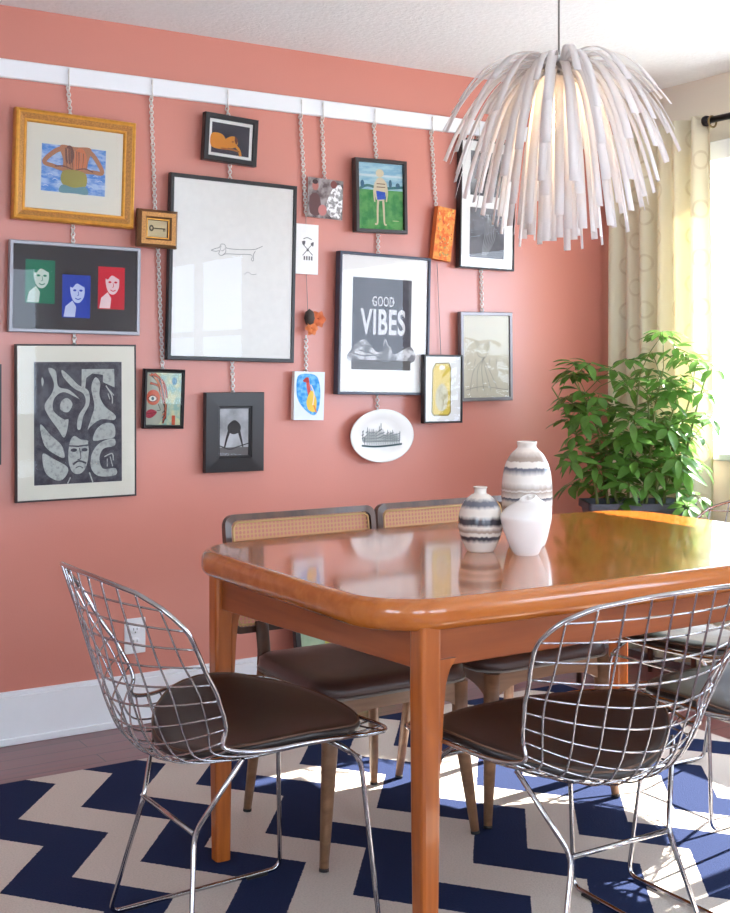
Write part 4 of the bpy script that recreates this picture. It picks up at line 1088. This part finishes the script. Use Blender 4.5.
# oval plate
px, pz = wallpt(381.3, 435.7, WY-.03)
rx = (wallpt(413, 435.7, WY-.03)[0]-wallpt(349.6, 435.7, WY-.03)[0])/2; rz = (wallpt(381, 409, WY-.03)[1]-wallpt(381, 462.3, WY-.03)[1])/2
pl = thing('oval_plate', 'white oval plate with a dark green print of trees hanging below the GOOD VIBES frame', 'plate', (px, WY-.020, pz))
b = MB(); b.lathe([(0, .004), (.40, .004), (.58, .004), (.66, .010), (.96, .020), (1.0, .019), (.985, .015), (.66, .003), (.55, -.002), (0, -.002)], M['ceramic'], 64)
b.v = [(x*rx, -z, y*rz) for x, y, z in b.v]
b.f = [tuple(reversed(f)) for f in b.f]
b.build('dish', pl)
a = Art(rx*1.2, rz*.9, -.0045, 0, 0); gr = pc(64, 84, 88); rr = random.Random(2)
for k in range(17):
    u = .03+k*.058; h = rr.uniform(.45, .95)-abs(u-.5)*.3
    a.stroke([(u, .12), (u+rr.uniform(-.02, .02), .1+h)], .0022, gr, False)
    for j in range(4): a.stroke([(u-.035, .25+j*h*.17), (u+.03, .31+j*h*.17)], .0028, gr, False)
a.stroke([(-.03, .12), (.3, .06), (.7, .08), (1.03, .13)], .007, gr); a.build(pl, 'tree_print')

# dried flower ornament
ox, oz = wallpt(313.5, 322.5, WY-.03)
orn = thing('flower_ornament', 'small hanging ornament of rust orange flowers between chain lengths', 'ornament', (ox, WY-.030, oz))
rr = random.Random(9)
def bloom(c, R_, m1, m2):
    b = MB()
    for lay in range(3):
        for k in range(6):
            az = k*PI/3+lay*.5; L = R_*(1-.25*lay)
            leaflet(b, Vector(c), Vector((math.cos(az), -.25-.35*lay, math.sin(az))), Vector((0, -1, 0)), L, L*.8, m1)
    b.lathe([(0, 0), (R_*.2, R_*.05), (0, R_*.25)], m2, 10, c)
    return b
bloom((.018, 0, .012), .034, pc(206, 104, 58), pc(150, 60, 40)).build('flower', orn)
bloom((-.010, -.002, -.022), .028, pc(218, 124, 70), pc(150, 60, 40)).build('flower', orn)
b = MB(); b.lathe([(0, -.03), (.014, -.022), (.02, 0), (.015, .022), (0, .034)], pc(74, 62, 56), 12, (-.014, .004, .016)); b.build('seed_pod', orn)

# chains: one thing per hanging line
def hang_chain(label, pts, kind='chain', hook=True):
    """pts: seen points from the rail (or a frame) downwards"""
    P = [wallpt(px_, py_, WY-(.024 if (hook and i == 0) else .0095)) for i, (px_, py_) in enumerate(pts)]
    t = thing('picture_chain', label, 'chain', (P[0][0], WY, P[0][1]), group=None)
    x0, z0 = P[0]; V = [Vector((x-x0, -.0095, z-z0)) for x, z in P]
    b = MB(); pitch = .0105 if kind == 'chain' else .012; acc = 0; k = 0
    for a_, c_ in zip(V, V[1:]):
        L = (c_-a_).length; n = max(1, int(L/pitch)); d = (c_-a_).normalized()
        for i in range(n):
            p = a_+(c_-a_)*((i+.5)/n)
            if kind == 'chain':
                tw = (k % 2)*PI/2+PI/4; u = Vector((math.cos(tw), math.sin(tw), 0)); u = (u-d*u.dot(d)).normalized(); hl = pitch*.78; hw = .0062
                b.tube([p+d*hl*math.cos(q*PI/4)+u*hw*math.sin(q*PI/4) for q in range(8)], .0021, M['chain'], 5, closed=True)
            k += 1
        if kind == 'wire': b.tube([a_, c_], .0011, M['cord'], 5)
    b.build('links' if kind == 'chain' else 'wire', t)
    if hook:
        h = MB(); zt = RZ1-z0-.012
        h.tube(catmull([(0, -.019, zt-.012), (0, -.020, zt-.001), (0, -.0235, zt+.002), (0, -.024, zt-.01), (0, -.023, zt-.04), (0, -.027, zt-.052), (0, -.020, zt-.060), (0, -.012, zt-.052)], 4), .0022, M['chain'], 6)
        h.build('hook', t)
    return t
hang_chain('leftmost silver chain carrying the gold, silver and linocut frames', [(69, 82), (70, 110), (73, 236), (74.5, 350)])
hang_chain('silver chain on the second hook carrying the key frame and half face picture', [(152.5, 94), (155, 210), (158, 250), (162.5, 371)])
hang_chain('silver chain through the reclining figure frame down to the wide-bordered black frame', [(228, 103), (229, 120), (230, 180), (232, 360), (233, 394)])
hang_chain('thin silver chain from the rail to the white card', [(302, 112), (306, 216)])
hang_chain('silver chain holding the unframed snapshot', [(323.5, 115), (324.5, 180)])
hang_chain('fine wire joining the white card to the flower ornament', [(306, 217), (306.5, 275), (308, 318)], 'wire', False)
hang_chain('short silver chain from the flower ornament to the bird canvas', [(306, 336), (306, 373)], 'chain', False)
hang_chain('silver chain carrying the swimmer painting, GOOD VIBES frame and oval plate', [(375.5, 121), (376.5, 160), (378, 234), (378, 254), (377, 392), (377.5, 411)])
hang_chain('thin chain on the hook above the orange canvas', [(433, 128), (436, 208)])
hang_chain('fine wire from the orange canvas down to the yellow tag frame', [(437, 262), (441, 357)], 'wire', False)
hang_chain('silver chain linking the two-photo frame to the pewter sketch frame', [(480, 133), (481, 270), (482, 314)])

# electrical outlet
ox, oz = wallpt(134.5, 635.5, WY)
out = thing('wall_outlet', 'white electrical outlet plate on the pink wall behind the left wire chair', 'outlet', (ox, WY, oz))
b = MB(); b.box((0, -.0035, 0), (.074, .006, .118), M['white_trim'], b=.002); b.build('cover_plate', out)
for dz in (-.02, .02):
    b = MB(); b.lathe([(0, .0015), (.0165, .0015), (.0175, 0)], M['white_trim'], 24); b.v = [(x, -.0065-z, y*.85+dz) for x, y, z in b.v]
    for sx in (-.006, .006): b.box((sx, -.0081, dz+.003), (.002, .0005, .008), M['rubber'])
    b.box((0, -.0081, dz-.008), (.004, .0005, .004), M['rubber']); b.build('receptacle', out)

# painting leaning against the wall on the floor
lp = thing('leaning_painting', 'dark framed green and yellow painting leaning on the floor behind the cane chairs', 'painting', (2.32, WY-.10, .0))
W_, H_ = .46, .50
b = MB(); moulding(b, W_, H_, PB(.022, .022, .008), [M['black_frame']]); b.poly([(-W_/2, 0, -H_/2), (-W_/2, 0, H_/2), (W_/2, 0, H_/2), (W_/2, 0, -H_/2)], M['rubber'])
TL = math.radians(-10)
b.v = [(x, y*math.cos(TL)-(z+H_/2)*math.sin(TL)-.0, y*math.sin(TL)+(z+H_/2)*math.cos(TL)+.005) for x, y, z in b.v]; b.build('frame', lp)
a = Art(W_-.044, H_-.044, -.0145); a.bg(print_noise('sage_paint', srgb(150, 176, 148), srgb(176, 196, 164), 12)).blob([(.30, .1), (.25, .5), (.45, .85), (.8, .9), (.95, .5), (.7, .1)], pc(206, 196, 92)).blob([(.5, .3), (.45, .6), (.65, .7), (.75, .4)], pc(96, 130, 96))
a.b.v = [(x, y*math.cos(TL)-(z+H_/2)*math.sin(TL), y*math.sin(TL)+(z+H_/2)*math.cos(TL)+.005) for x, y, z in a.b.v]; a.build(lp)
